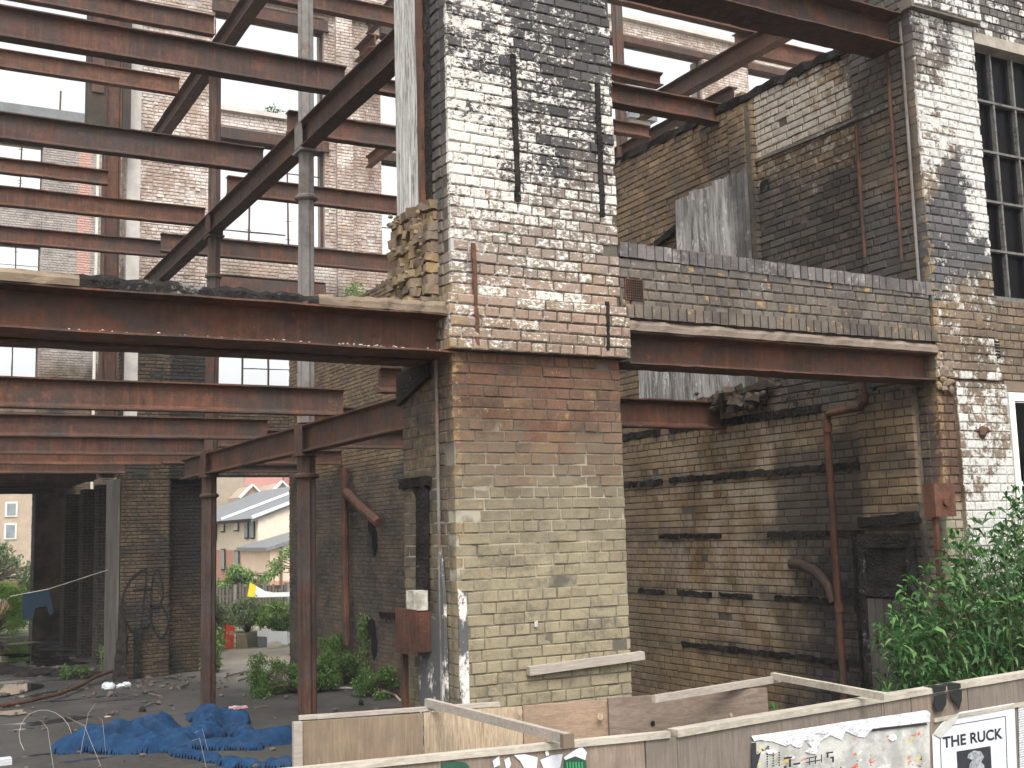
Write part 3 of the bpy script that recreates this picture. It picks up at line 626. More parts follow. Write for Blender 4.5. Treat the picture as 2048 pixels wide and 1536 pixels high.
mb = MB(); block(mb, 8.66, 11.2, D+.03, 7.1, 3.92, 4.64, 'F', bond=2); block(mb, 8.66, 11.2, D+.03, 7.1, 7.13, 7.9, 'F', bond=2)
fw_ = empty('facade_wall', (9.9, 6.95, 3.9), 'grey painted brick facade strip with windows at the right edge of the photo', 'wall')
mb.build('brickwork', [M['rpier'], M['mort']], fw_)
mb = MB(); mb.box(8.66, 11.2, D-.01, 7.1, 7.02, 7.125); kk = NM('lintel paint'); M['lint'] = kk.fin(kk.mix(kk.rng(kk.noise(5, 5), .4, .65), (.36, .32, .27), (.22, .195, .165)), .85, kk.noise(30), .3)
mb.build('lintel', M['lint'], fw_)
kk = NM('flaking grey paint'); M['wframe'] = kk.fin(kk.mix(crisp(kk, .4, 20, .05), (.14, .135, .125), (.05, .047, .043)), .75, kk.noise(40), .4)
kk = NM('white gloss frame'); M['wwhite'] = kk.fin(kk.mix(crisp(kk, .12, 20, .05), (.78, .77, .72), (.35, .33, .30)), .5)
kk = NM('dark glass'); kk.b.inputs['Specular IOR Level'].default_value = .08; M['glassdark'] = kk.fin((.003, .003, .004), .3)
wd = MB(); wd.box(8.66, 8.695, D+.05, D+.12, 4.645, 7.015)
for x in (8.945, 9.245, 9.545, 9.845): wd.box(x-.011, x+.011, D+.06, D+.10, 4.68, 6.99)
for z in (6.51, 6.03, 5.56, 5.1): wd.box(8.695, 11.2, D+.055, D+.105, z-.011, z+.011)
wd.box(8.695, 11.2, D+.05, D+.12, 4.645, 4.68)
w1 = wd.build('window_frame', M['wframe'], fw_)
mb = MB(); mb.box(8.70, 11.2, D+.12, D+.13, 4.66, 7.01); mb.build('pane', M['glassdark'], w1)
wd = MB(); wd.box(8.73, 8.80, D-.01, D+.06, 1.9, 3.80); wd.box(8.80, 11.2, D-.01, D+.06, 3.73, 3.80); wd.box(8.80, 11.2, D-.005, D+.05, 2.98, 3.02)
w2 = wd.build('window_frame', M['wwhite'], fw_); w2['label'] = 'white painted lower window frame'
mb = MB(); mb.box(8.80, 11.2, D+.10, D+.11, 1.9, 3.73); mb.build('pane', M['glassdark'], w2)
mb = MB(); mb.box(8.72, 11.2, D+.02, D+.07, 3.82, 3.91); kk = NM('brown board'); M['brownb'] = kk.fin(kk.mix(kk.noise(9), (.20, .15, .11), (.12, .09, .07)), .8); mb.build('head_board', M['brownb'], fw_)
mb = MB(); mb.box(8.78, 11.2, D-.02, 7.0, 0, 1.9); mb.build('window_apron', M['rpier'], fw_)
mb = MB(); mb.tube([(9.05, D+.02, 3.0), (9.0, D-.02, 3.14), (9.05, D-.02, 3.22)], [.12, .10, .04], 9, 0); mb.rock((9.05, D-.02, 3.14), .17, .05, .13)
tag(mb.build('plastic_bag', plain('bag', (.50, .55, .55), (.35, .40, .42), 8, .4)), 'pale grey plastic bag snagged in the lower window at the right edge', 'bag')
mb = MB(); mb.rock((8.33, D-.02, 3.44), .055, .04, .06); mb.rock((8.38, D-.03, 3.46), .03, .03, .03); mb.beam((8.24, D-.02, 3.455), (8.33, D-.03, 3.46), .015, .015)
tag(mb.build('rusty_anchor_plate', M['rust2']), 'rusty iron anchor plate on the white painted part of the right pier', 'plate')
mb = MB(); mb.rock((8.42, D-.008, 4.42), .055, .018, .09)
tag(mb.build('broken_masonry', M['crumb']), 'ochre spalled brick patch high on the right pier beside the upper window corner', 'rubble')
mb = MB()
for i in range(6): mb.box(8.60, 8.66, D-.012, D-.002, 4.10+.028*i, 4.115+.028*i)
tag(mb.build('air_brick', M['black']), 'slatted dark air brick on the right pier below the upper window', 'vent')

# --- side wall running back from the right pier
XS = 7.88
swl = empty('side_wall', (8.1, 15.0, 0), 'long burnt brick side wall running back from the right pier behind the central pier', 'wall')
def top_z(y):
    if y < 8.95: return 7.10
    return 7.20+.012*math.sin(y*5)
mb = MB(); block(mb, XS, 8.2, 7.5, 24.3, 0, 3.9, 'L', bond=2, dmg=.02); mb.build('ground_storey', [M['side'], M['smort']], swl)
mb = MB(); rs = random.Random(2)
for i in range(84):
    y0 = 7.5+.2*i; y1 = y0+.2; t = 7.05 if y0 < 8.95 else 7.17
    mb.box(XS+.004, 8.15, y0, y1, 3.9, t, 1)
brick_face(mb, (XS, 0, 0), (0, 1, 0), (-1, 0, 0), 7.4, 24.3, 3.9, 7.4, keep=lambda u, z: z < top_z(u)+.01, bond=2, prot=.01, jit=.003, lc=.006, dmg=.04)
for y in np.arange(7.3, 24, .23):
    if rs.random() < .8: mb.beam((XS+.02, y, top_z(y)+rs.uniform(-.01, .03)), (XS+.02+.2, y, top_z(y)+.02), .1, .07, 0, jit=.008)
mb.build('upper_storey', [M['side'], M['smort']], swl)
# pilaster strips on it
mb = MB(); block(mb, XS-.10, XS-.005, 6.98, 7.62, 0, 3.86, 'LB', bond=1, deep=False); mb.build('pilaster', [M['side'], M['smort']], swl)
mb = MB(); block(mb, XS-.05, XS-.006, 8.88, 9.24, 4.0, 7.05, 'LF', bond=1, deep=False, jit=.003); mb.build('pilaster', [M['side'], M['smort']], swl)
mb = MB(); mb.beam((XS-.02, 8.88, 6.43), (XS-.02, 7.0, 6.40), .04, .03, jit=.003, seg=10); mb.build('picture_rail', M['span'], swl)
mb = MB(); mb.beam((XS+.08, 11.6, 7.20), (XS+.06, 7.05, 7.13), .20, .08, jit=.018, seg=44); tag(mb.build('charred_timber', M['char']), 'burnt timber plate along the top of the side wall near the right pier', 'timber')
def rdir_(rs): v = Vector((rs.uniform(-1, 1), rs.uniform(-1, 1), rs.uniform(-.4, .4))); return v.normalized()
def fixed(name, mat, label, cat, fn, group=None):
    mb = MB(); fn(mb); return tag(mb.build(name, mat), label, cat, group)
fixed('wall_hole', M['black'], 'small square socket hole under the whitewashed band of the side wall', 'hole', lambda m: m.box(XS-.012, XS+.02, 8.70, 8.84, 6.10, 6.20))
fixed('wall_hole', M['black'], 'large black recess low on the brown side wall right beside the central pier', 'hole', lambda m: m.poly([(XS-.018, 10.9, 5.33), (XS-.018, 11.9, 5.25), (XS-.018, 11.9, 5.72), (XS-.018, 11.5, 5.72), (XS-.018, 10.9, 5.62)], (.02, 0, 0)))
mb = MB(); rs = random.Random(4)
for k in range(9):
    y1 = 10.15-.133*k; mb.poly([(XS-.11, y1, 4.9), (XS-.11, y1-.128, 4.9), (XS-.11, y1-.128, 6.36+rs.uniform(-.03, .015)), (XS-.11, y1, 6.37+rs.uniform(-.03, .015))], (.02+rs.uniform(0, .02), 0, 0))
mb.box(XS-.085, XS-.02, 8.98, 10.14, 4.9, 6.3)
for k in range(14):
    y1 = 11.0-.145*k; mb.poly([(XS-.10, y1, 4.02), (XS-.10, y1-.14, 4.02), (XS-.10, y1-.14, 4.86), (XS-.10, y1, 4.86)], (.02+rs.uniform(0, .02), 0, 0))
kk = NM('ash-white boards'); c = kk.mix(crisp(kk, .50, 6, .10, kk.vec(1, 5, .45)), (.085, .078, .072), (.44, .42, .40)); c = kk.mix(crisp(kk, .28, 16, .04, kk.vec(1, 2.5, .8)), c, (.66, .64, .61)); c = kk.mix(kk.rng(kk.m('ADD', kk.y, kk.rng(kk.noise(3), 0, 1, -.3, .3)), 9.25, 9.0, 0, .8), c, (.05, .045, .045)); M['ashb'] = kk.fin(c, .85, kk.noise(25, 5, .7, kk.vec(1, 6, .5)), .7)
tag(mb.build('boarded_panel', M['ashb']), 'grey-white weathered board panel leaning on the side wall above the spandrel', 'panel')
fixed('charred_timber', M['char'], 'small charred bracket sticking out left of the grey board panel', 'timber', lambda m: m.beam((XS-.06, 10.6, 5.95), (XS-.06, 10.12, 6.06), .07, .07, jit=.006, seg=4))
for (y, z0, z1, l) in ((7.42, 5.08, 6.34, 'thin pale rusty pipe standing against the blackened upper side wall'), (7.0, 4.95, 7.0, 'thin rusty pipe in the upper corner beside the right pier')):
    fixed('thin_pipe', M['pipe'], l, 'pipe', lambda m: m.tube([(7.80, y, z0), (7.795, y, (z0+z1)/2), (7.80, y, z1)], .016, 8))
fixed('thin_pipe', M['greycol'], 'grey conduit hugging the left edge of the right pier on the upper floor', 'pipe', lambda m: m.tube([(7.835, 6.86, 4.6), (7.835, 6.86, 7.1)], .014, 8))
# charred battens let into the lower side wall
for row, z in enumerate((3.80, 3.23, 2.61, 1.99, 1.43)):
    segs = [[(8.15, 10.55), (10.75, 12.0)], [(7.65, 10.6), (10.75, 12.0)], [(7.65, 9.0), (9.75, 10.85)], [(8.1, 8.95), (9.3, 9.8), (9.95, 10.55), (10.8, 11.3)], [(7.66, 8.75), (8.77, 10.5)]][row]
    for i, (a, b) in enumerate(segs):
        mb = MB(); n = max(4, int((b-a)*9)); mb.beam((XS-.006, b, z+.0), (XS-.006, a, z-.01 if row < 4 else z+.0), .04, (.075, .065, .05, .045, .055)[row], jit=.012, seg=int(n*2))
        names = ['nearer the door', 'behind the rusty downpipe toward the pier', 'third short piece', 'piece beside the central pier']
        tag(mb.build('charred_batten', M['char']), 'charred batten in the side wall, %s row from the top, %s' % (['first', 'second', 'third', 'fourth', 'lowest'][row], (['right-hand piece', 'left-hand piece'] if len(segs) == 2 else ['rightmost piece', 'second piece from the right', 'third piece from the right', 'leftmost piece'])[i]), 'batten', 'charred battens in the side wall')
fixed('charred_batten', M['char'], 'charred beam over the burnt door beside the right pier', 'batten', lambda m: m.beam((7.75, 7.62, 2.70), (7.75, 6.98, 2.73), .09, .09, jit=.008, seg=6))
for y, w in ((8.02, .04), (7.72, .05)): fixed('charred_stud', M['char'], ('upright charred stud just right of the rusty downpipe' if y > 8 else 'upright charred stud forming the left jamb of the burnt door'), 'stud', lambda m: m.beam((XS-.03 if y > 8 else 7.75, y-.2 if y > 8 else y-.05, .4), (XS-.03 if y > 8 else 7.75, y-.2 if y > 8 else y-.05, 2.58), w, w, jit=.004, seg=12))
# door
dr = empty('burnt_door', (7.72, 7.3, .3), 'blackened door with a blistered upper panel behind the bush at the right pier', 'door')
mb = MB(); mb.box(7.70, 7.745, 7.02, 7.62, .3, 2.58); mb.build('leaf', M['char'], dr)
mb = MB(); mb.box(7.67, 7.70, 7.02, 7.62, 2.48, 2.60); mb.box(7.675, 7.70, 7.071, 7.559, 2.06, 2.12); mb.box(7.67, 7.70, 7.56, 7.62, .3, 2.479); mb.box(7.67, 7.70, 7.02, 7.07, .3, 2.479); mb.build('frame', M['charg'], dr)
mb = MB()
for k in range(5): mb.box(7.685, 7.70, 7.09+.095*k, 7.175+.095*k, .4, 2.04)
mb.build('lower_panel', plain('grey door boards', (.085, .075, .068), (.035, .03, .028), 5, .8, .2), dr)
# downpipe and bent pipe
dp = empty('downpipe', (7.76, 7.97, .5), 'rust-red downpipe with a dog-leg at the top standing against the burnt side wall', 'pipe')
mb = MB(); mb.tube([(7.75, 7.97, .5), (7.75, 7.98, 3.66), (7.75, 7.94, 3.71), (7.75, 7.55, 3.73), (7.75, 7.5, 3.78), (7.75, 7.5, 4.0)], .034, 10); mb.build('shaft', M['pipe'], dp)
for z in (1.94, 3.58): mb = MB(); mb.tube([(7.75, 7.97, z-.04), (7.75, 7.97, z+.04)], .044, 12); mb.build('collar', M['pipe'], dp)
fixed('bent_pipe', M['rustdark'], 'thick curved rusty pipe bending down behind the rusty downpipe', 'pipe', lambda m: m.tube([(7.80, 8.62, 2.32), (7.78, 8.45, 2.32), (7.77, 8.25, 2.25), (7.765, 8.10, 2.13), (7.76, 8.03, 1.98)], .048, 12))
mb = MB(); rs = random.Random(11)
for k in range(26):
    c_ = Vector((7.74+rs.gauss(0, .06), 9.3+rs.gauss(0, .26), 3.97+rs.gauss(0, .055))); v_ = rdir_(rs)*.07
    mb.beam(c_-v_, c_+v_, .10, .065, jit=.014, seg=2)
for k in range(40): mb.rock((7.76+rs.gauss(0, .05), 9.3+rs.gauss(0, .3), 3.97+rs.gauss(0, .06)), rs.uniform(.015, .05), rs.uniform(.02, .06), rs.uniform(.012, .035))
mb.beam((7.80, 8.75, 4.10), (7.80, 9.9, 4.02), .10, .06, jit=.012, seg=10)
tag(mb.build('rubble_lump', plain('burnt rubble', (.12, .085, .06), (.025, .022, .02), 8, .95, bs=.7)), 'lump of burnt rubble hanging on the beam end under the right street beam', 'rubble')
fixed('rusty_box', M['pipe'], 'square rusty steel box with a round eye fixed at the right pier above the door', 'box', lambda m: (m.box(7.56, 7.80, 6.62, 6.74, 2.73, 3.0), m.tube([(7.68, 6.625, 2.85), (7.68, 6.600, 2.85)], .035, 12), m.box(7.60, 7.635, 6.66, 6.70, 1.0, 2.729)))
# rusty box on left pier
bx = empty('rusty_box', (3.1, 7.3, 1.0), 'tall rusty steel guide box on a post at the left foot of the central pier', 'box')
mb = MB(); mb.box(3.17, 3.285, 7.13, 7.44, 1.93, 2.19); mb.box(3.165, 3.17, 7.11, 7.46, 1.91, 2.21); mb.box(3.16, 3.164, 7.2, 7.36, 1.95, 2.15); mb.build('case', M['pipe'], bx)
mb = MB(); mb.box(3.2, 3.24, 7.42, 7.46, .2, 1.93); mb.build('post', M['pipe'], bx)

# ---------------------------------------------------------------- rear wall with its window bays
YR = 24.5
def window_bars(parent, x0, x1, y, z0, z1, nx, zs, seed, rim=.05):
    rs = random.Random(seed); mb = MB()
    for (a, b, c, d) in ((x0, x0+rim, z0, z1), (x1-rim, x1, z0, z1), (x0+rim, x1-rim, z0, z0+rim), (x0+rim, x1-rim, z1-rim, z1)): mb.box(a, b, y+.12, y+.17, c, d)
    for i in range(1, nx):
        x = x0+(x1-x0)*i/nx+rs.uniform(-.05, .05); mb.beam((x, y+.14, z0+rim), (x+rs.uniform(-.03, .03), y+.14, z1-rim), .035, .035, seg=6, jit=.006)
        for q in range(5):
            zq = rs.uniform(z0+.1, z1-.1); mb.beam((x-.06, y+.14, zq), (x+.05, y+.14, zq+rs.uniform(-.02, .02)), .014, .014)
    for z in zs: mb.beam((x0+rim+rs.choice((0, 0, (x1-x0)/nx)), y+.14, z), (x1-rim-rs.choice((0, (x1-x0)/nx)), y+.14, z+rs.uniform(-.04, .04)), .022, .022, seg=5, jit=.006)
    return mb.build('window_frame', M['rustdark'], parent)
rear = empty('rear_wall', (10, 24.8, 0), 'pale pinkish burnt brick rear wall with empty windows, standing across the back of the frame', 'wall')
mb = MB(); bk = dict(prot=.014, jit=.004, lc=.01)
def rb(x0, x1, z0, z1, f='F', y0=YR, y1=YR+.5, **kw): block(mb, x0, x1, y0, y1, z0, z1, f, bond=1, **{**bk, **kw})
rb(4.41, 5.40, 0, 4.0, 'FL'); rb(5.40, 6.27, 0, 4.0, 'F', y0=YR+.35, y1=YR+.8)
rb(4.41, 6.27, 4.0, 16.2, 'FL', dmg=.1)
rb(8.80, 10.2, 0, 14.9, 'F', dmg=.06)
rb(12.7, 16.2, 7.4, 14.9, 'F')
rb(6.27, 8.80, 4.05, 6.0); rb(6.27, 8.80, 8.42, 9.22); rb(6.27, 8.80, 11.75, 12.2); rb(6.27, 10.2, 14.9, 16.0); rb(6.27, 8.8, 14.7, 14.9)
rb(10.2, 12.7, 7.4, 9.2); rb(10.2, 12.7, 11.7, 12.4); rb(10.2, 16.2, 14.9, 16.2)
rb(16.2, 27, 11.0, 12.9); rb(19.9, 21.6, 12.9, 15.75); rb(24.6, 27, 12.9, 15.75); rb(16.2, 27, 15.95, 16.55, dmg=.1)
mb.build('brickwork', [M['rear'], M['rmort']], rear)
mb = MB()
for (a, b, z, h) in ((6.27, 8.80, 7.95, .42), (6.2, 8.9, 11.47, .26), (6.2, 8.9, 14.37, .3), (10.2, 12.7, 11.47, .22), (10.2, 12.7, 14.6, .28), (16.2, 19.95, 15.72, .22), (21.6, 24.6, 15.72, .22)): mb.box(a, b, YR-.03, YR+.3, z, z+h); mb.box(a, b, YR-.10, YR-.03, z, z+.03)
mb.build('steel_lintel', M['rustdark'], rear)
mb = MB(); mb.box(4.43, 4.70, YR-.03, YR, 4.6, 15.6)   # pale rendered strip on the pier edge
for z in (12.2, 14.9): mb.box(6.27, 10.2, YR-.12, YR-.005, z-.1, z)
mb.box(16.2, 26, YR-.14, YR-.02, 16.38, 16.5)
mb.build('stone_dressing', plain('pale render', (.60, .57, .53), (.42, .39, .36), 3), rear)
mb = MB(); block(mb, 9.05, 9.45, YR-.14, YR-.005, 4, 14.8, 'FL', bond=1, deep=False, **bk); mb.build('pilaster', [M['rear'], M['rmort']], rear)
mb = MB(); mb.box(4.36, 4.395, YR-.005, YR+1.4, 0, 4.0); mb.build('rendered_edge', plain('grey render', (.15, .135, .12), (.075, .068, .06), 3, .9, .4), rear)
for i, (a, b, c, d, nx, zs) in enumerate(((6.27, 8.8, 6.0, 7.95, 4, (6.4,)), (6.27, 8.8, 9.22, 11.47, 3, (9.45, 10.9)), (6.27, 8.8, 12.2, 14.37, 1, ()), (10.2, 12.7, 9.2, 11.47, 3, (9.9,)), (10.2, 12.7, 12.4, 14.6, 3, (13.4,)), (16.2, 19.9, 12.9, 15.72, 1, ()), (21.6, 24.6, 12.9, 15.72, 2, ()))):
    window_bars(rear, a, b, YR, c, d, nx, zs, i)
mb = MB()
for (x, z) in ((4.9, 14.6), (5.15, 14.75), (5.5, 14.55), (5.3, 11.2), (6.0, 10.9), (9.9, 12.0), (5.7, 13.3)): mb.box(x, x+.12, YR-.02, YR+.02, z, z+.12)
mb.build('putlog_hole', M['black'], rear)
# graffiti: one spray-painted scrawl
def scrawl(pts, w, m):
    for a, b in zip(pts, pts[1:]):
        p, q = onY(*a, YR-.028), onY(*b, YR-.028); m.beam(p, q, w, .012, 0, up=(0, 1, 0))
def curve(pts, n=8):
    out = []
    P = [pts[0]]+list(pts)+[pts[-1]]
    for i in range(1, len(P)-2):
        for t in np.linspace(0, 1, n, endpoint=False):
            a, b, c, d = [np.array(P[i+k], float) for k in (-1, 0, 1, 2)]
            out.append(tuple(.5*((2*b)+(-a+c)*t+(2*a-5*b+4*c-d)*t*t+(-a+3*b-3*c+d)*t**3)))
    return out+[pts[-1]]
mb = MB()
for st in ([(293, 1137), (270, 1150), (252, 1175), (244, 1205), (248, 1235), (262, 1260), (275, 1275)], [(293, 1137), (292, 1165), (288, 1200), (284, 1235), (282, 1256)], [(282, 1256), (300, 1248), (302, 1215), (303, 1180), (308, 1150), (315, 1140), (322, 1155), (326, 1185), (322, 1205), (316, 1214), (300, 1212)],
           [(266, 1180), (285, 1178), (304, 1178)], [(322, 1210), (336, 1235), (333, 1262), (322, 1276), (310, 1262), (304, 1245)]):
    scrawl(curve(st), .038, mb)
kk = NM('spray paint'); M['spray'] = kk.fin(kk.mix(kk.rng(kk.noise(20), .4, .6), (.010, .011, .011), (.02, .02, .018)), .8)
tag(mb.build('graffiti_scrawl', M['spray']), 'black looping spray-painted scrawl on the ground-floor rear pier', 'graffiti')
# rusty stanchion beside it
stn = empty('steel_stanchion', (4.05, 24.2, 4), 'tall rust-brown steel stanchion at the left edge of the pale rear wall', 'column')
mb = MB(); mb.box(3.90, 3.93, 24.05, 24.35, 4, 15.2); mb.box(4.2, 4.23, 24.05, 24.35, 4, 15.2); mb.box(3.93, 4.2, 24.18, 24.21, 4, 15.2); mb.build('shaft', M['rust'], stn)
mb = MB(); mb.box(3.55, 3.90, 24.0, 24.4, 10.8, 16.0); mb.box(4.235, 4.40, 24.0, 24.45, 10.8, 16.0); mb.build('brick_casing', M['dark'], stn)
mb = MB(); mb.box(3.62, 3.86, 23.96, 24.0, 11.9, 14.8); mb.tube([(3.76, 23.97, 13.3), (3.76, 23.93, 13.3)], .06, 10); mb.build('plate', M['rust'], stn)

# wing behind, on the left
YW = 36.0
wing = empty('wing_wall', (1.5, 36.3, 0), 'grey far wing wall with empty windows at the left edge of the photo', 'wall')
mb = MB()
def wb(x0, x1, z0, z1, f='F', y0=YW, y1=YW+.5): block(mb, x0, x1, y0, y1, z0, z1, f, bond=1, **bk)
wb(4.08, 6.4, 0, 15.3, 'FL'); wb(-3, 4.08, 4.2, 6.62); wb(-3, 4.08, 8.5, 9.3); wb(-3, 4.08, 11.5, 12.9); wb(-3, 4.08, 14.6, 15.4)
wb(-3, 1.5, 6.62, 14.6)
kk = NM('greyed wing brick'); c = stock(kk, [(0, (.42, .38, .35)), (.4, (.50, .45, .41)), (.7, (.36, .33, .31)), (1, (.54, .48, .44))], .9, .5); c = kk.mix(kk.rng(kk.m('ADD', kk.z, kk.rng(kk.noise(1), 0, 1, -1, 1)), 8.5, 7.5), c, kk.mix(kk.rng(kk.noise(1.4, 5), .4, .6), (.16, .12, .08), (.04, .035, .03)))
c = kk.mix(kk.m('MULTIPLY', kk.band(kk.x, 5.1, 5.45, .02), kk.rng(kk.z, 10, 10.2)), c, (.48, .30, .25)); c = kk.mix(kk.m('MULTIPLY', kk.rng(kk.z, 15.1, 15.15), .8), c, (.42, .2, .17))
M['wingb'] = kk.fin(c, .9); mb.build('brickwork', [M['wingb'], M['wingb']], wing)
mb = MB(); mb.box(-3, 5.6, YW-.08, YW+.55, 15.4, 15.75); mb.box(4.08, 4.11, YW-.03, YW+.2, 0, 4.19); mb.build('coping', plain('slate grey coping', (.2, .21, .21), (.13, .14, .14), 3), wing)
mb = MB(); mb.box(5.6, 5.68, YW-.05, YW, 4, 15.3); mb.build('downpipe_strip', plain('cream pipe', (.6, .57, .5), (.5, .46, .4), 3), wing)
for i, (c0, c1, zs) in enumerate(((6.62, 8.5, (7.5,)), (9.3, 11.5, (10.9,)), (12.9, 14.6, (14.0,)))): window_bars(wing, 1.5, 4.08, YW, c0, c1, 4, zs, 20+i)
mb = MB(); mb.beam((4.55, YW+.2, 15.7), (4.56, YW+.2, 16.45), .05, .05)
tag(mb.build('rusty_rod', M['rust']), 'thin rod standing up from the far wing parapet against the white sky', 'rod')
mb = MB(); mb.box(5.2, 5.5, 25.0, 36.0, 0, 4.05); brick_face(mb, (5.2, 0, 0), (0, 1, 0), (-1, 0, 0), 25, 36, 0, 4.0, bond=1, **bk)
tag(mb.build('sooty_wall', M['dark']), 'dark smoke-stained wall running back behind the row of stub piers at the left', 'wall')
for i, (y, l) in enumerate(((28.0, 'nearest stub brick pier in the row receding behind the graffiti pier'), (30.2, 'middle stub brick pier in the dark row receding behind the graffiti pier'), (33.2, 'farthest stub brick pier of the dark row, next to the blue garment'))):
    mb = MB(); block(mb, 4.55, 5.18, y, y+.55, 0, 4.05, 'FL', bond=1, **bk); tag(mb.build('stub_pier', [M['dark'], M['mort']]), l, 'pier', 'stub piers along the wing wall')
mb = MB(); mb.box(-8, 5.15, 26.2, 36.0, 4.40, 4.6); tag(mb.build('floor_slab', M['char']), kind='structure')
mb = MB(); mb.beam((4.28, 23.6, 0), (4.47, 24.35, 1.5), .26, .10, jit=.03, seg=10, taper=.3); mb.beam((4.75, 24.35, 0), (4.76, 24.42, 1.0), .14, .07, jit=.012, seg=6)
tag(mb.build('charred_timber', M['char']), 'charred timber leaning against the left foot of the graffiti pier', 'timber')

# rear cross wall piece and pipe at the opening's right jamb
kk = NM('black opening'); 
pp = empty('waste_pipe', (7.8, 20.9, 0), 'rusty vertical pipe with a slanting branch on the burnt wall left of the central pier', 'pipe')
mb = MB(); mb.tube([onX(694, 1290, 7.74), onX(690, 1100, 7.74), onX(690, 935, 7.74)], .07, 10); mb.build('shaft', M['pipe'], pp)
mb = MB(); mb.tube([onX(693, 985, 7.74), onX(725, 1018, 7.72), onX(757, 1046, 7.70)], .085, 10); mb.build('branch', M['pipe'], pp)
for (a, l) in (((745, 1050), 'dark round pipe hole in the burnt wall below the slanting branch'), ((745, 1255), 'low dark hole in the burnt wall behind the weeds')):
    p = onX(*a, 7.88); mb = MB(); mb.tube([(7.85, p[1], p[2]), (7.89, p[1], p[2])], .16, 12); mb.rock((7.87, p[1]-.1, p[2]-.28), .02, .16, .3)
    tag(mb.build('wall_hole', M['black']), l, 'hole')
mb = MB(); a, b = onX(760, 1228, 7.86), onX(800, 1232, 7.86); mb.beam(a, b, .05, .09); tag(mb.build('wall_ledge', M['char']), 'short black ledge low on the burnt wall left of the rusty box', 'ledge')

# ---------------------------------------------------------------- ground
def grid(x0, x1, y0, y1, nx, ny, zf):
    vs = [(x0+(x1-x0)*i/nx, y0+(y1-y0)*j/ny, zf(x0+(x1-x0)*i/nx, y0+(y1-y0)*j/ny)) for j in range(ny+1) for i in range(nx+1)]
    fs = [(j*(nx+1)+i, j*(nx+1)+i+1, (j+1)*(nx+1)+i+1, (j+1)*(nx+1)+i) for j in range(ny) for i in range(nx)]
    return MB().add(vs, fs)
k = NM('waste ground'); gn = k.noise(.9, 5, .65); c = k.mix(k.rng(k.noise(3, 5), .3, .7), (.26, .22, .17), (.36, .31, .25))
c = k.mix(k.m('MULTIPLY', k.rng(gn, .47, .56), k.rng(k.y, 27.5, 29)), c, (.09, .14, .04)); M['ground'] = k.fin(c, .95, k.noise(25, 5), .6)
tag(grid(-900, 900, -600, 1200, 6, 6, lambda x, y: -.06).build('ground', M['ground']), kind='structure')
tag(grid(-14, 60, 6.0, 60, 50, 40, lambda x, y: -.012+.03*mnoise.noise(Vector((x*.4, y*.4, 0)))-(0.03 if y < 25 else 0)).build('waste_ground', M['ground'], smooth=True), kind='structure')
k = NM('burnt concrete floor'); c = k.mix(k.rng(k.noise(.8, 6, .65), .35, .65), (.066, .062, .056), (.034, .031, .029)); c = k.mix(k.rng(k.noise(6, 5, .7), .55, .68, 0, .6), c, (.095, .088, .078))
far = k.m('MULTIPLY', k.rng(k.y, 23.5, 26.0), k.rng(k.x, 5.0, 4.2)); wet = k.m('MULTIPLY', k.rng(k.noise(1.1, 4, .6, k.vec(.6, 1.8, 1)), .50, .56), far)
wet = k.m('MAXIMUM', wet, k.m('MULTIPLY', k.rng(k.noise(.9, 3, .5, k.vec(.7, 1.6, 1)), .57, .60), k.rng(k.x, 4.4, 3.8)))
c = k.mix(k.m('MULTIPLY', wet, .7), c, (.03, .03, .032)); c = k.mix(k.m('MULTIPLY', k.rng(k.y, 21, 24), k.rng(k.x, 5.5, 6.5)), c, (.22, .20, .175))
M['floor'] = k.fin(c, k.m('SUBTRACT', .88, k.m('MULTIPLY', wet, .80)), k.m('MULTIPLY', k.noise(18, 5), k.m('SUBTRACT', 1., wet)), .5)
fz = lambda x, y: .004+.012*mnoise.noise(Vector((x*.8, y*.8, 3)))
tag(grid(-8, 7.9, 7.4, 25.6, 60, 60, fz).build('floor', M['floor'], smooth=True), kind='structure')
tag(grid(-8, 5.2, 25.6, 38.0, 40, 40, fz).build('floor', M['floor'], smooth=True), kind='structure')
tag(grid(-30, 40, -12, 6.0, 10, 6, lambda x, y: .0).build('pavement', plain('pavement asphalt', (.11, .105, .10), (.07, .068, .066), 3, .9)), kind='structure')
k = NM('rain water'); k.b.inputs['Specular IOR Level'].default_value = .6; M['water'] = k.fin((.02, .021, .023), .03)
rs = random.Random(91)
for (a, b, w_, h_) in ((15, 1379, .55, 1.0), (75, 1340, .45, .5), (10, 1316, .9, 1.0), (60, 1308, .8, .8), (25, 1298, .9, 1.3), (110, 1318, .5, .6), (20, 1424, .28, .3), (95, 1328, .7, .5), (300, 1384, .12, .15)):
    p = onZ(a, b, .03); n = 18; ph = rs.uniform(0, 6)
    tag(MB().add([(p[0]+w_*math.cos(t)*(1+.35*math.sin(3*t+ph)), p[1]+h_*math.sin(t)*(1+.3*math.sin(2*t+ph)), .024) for t in np.linspace(0, 2*math.pi, n, endpoint=False)], [tuple(range(n))]).build('water', M['water']), kind='structure')
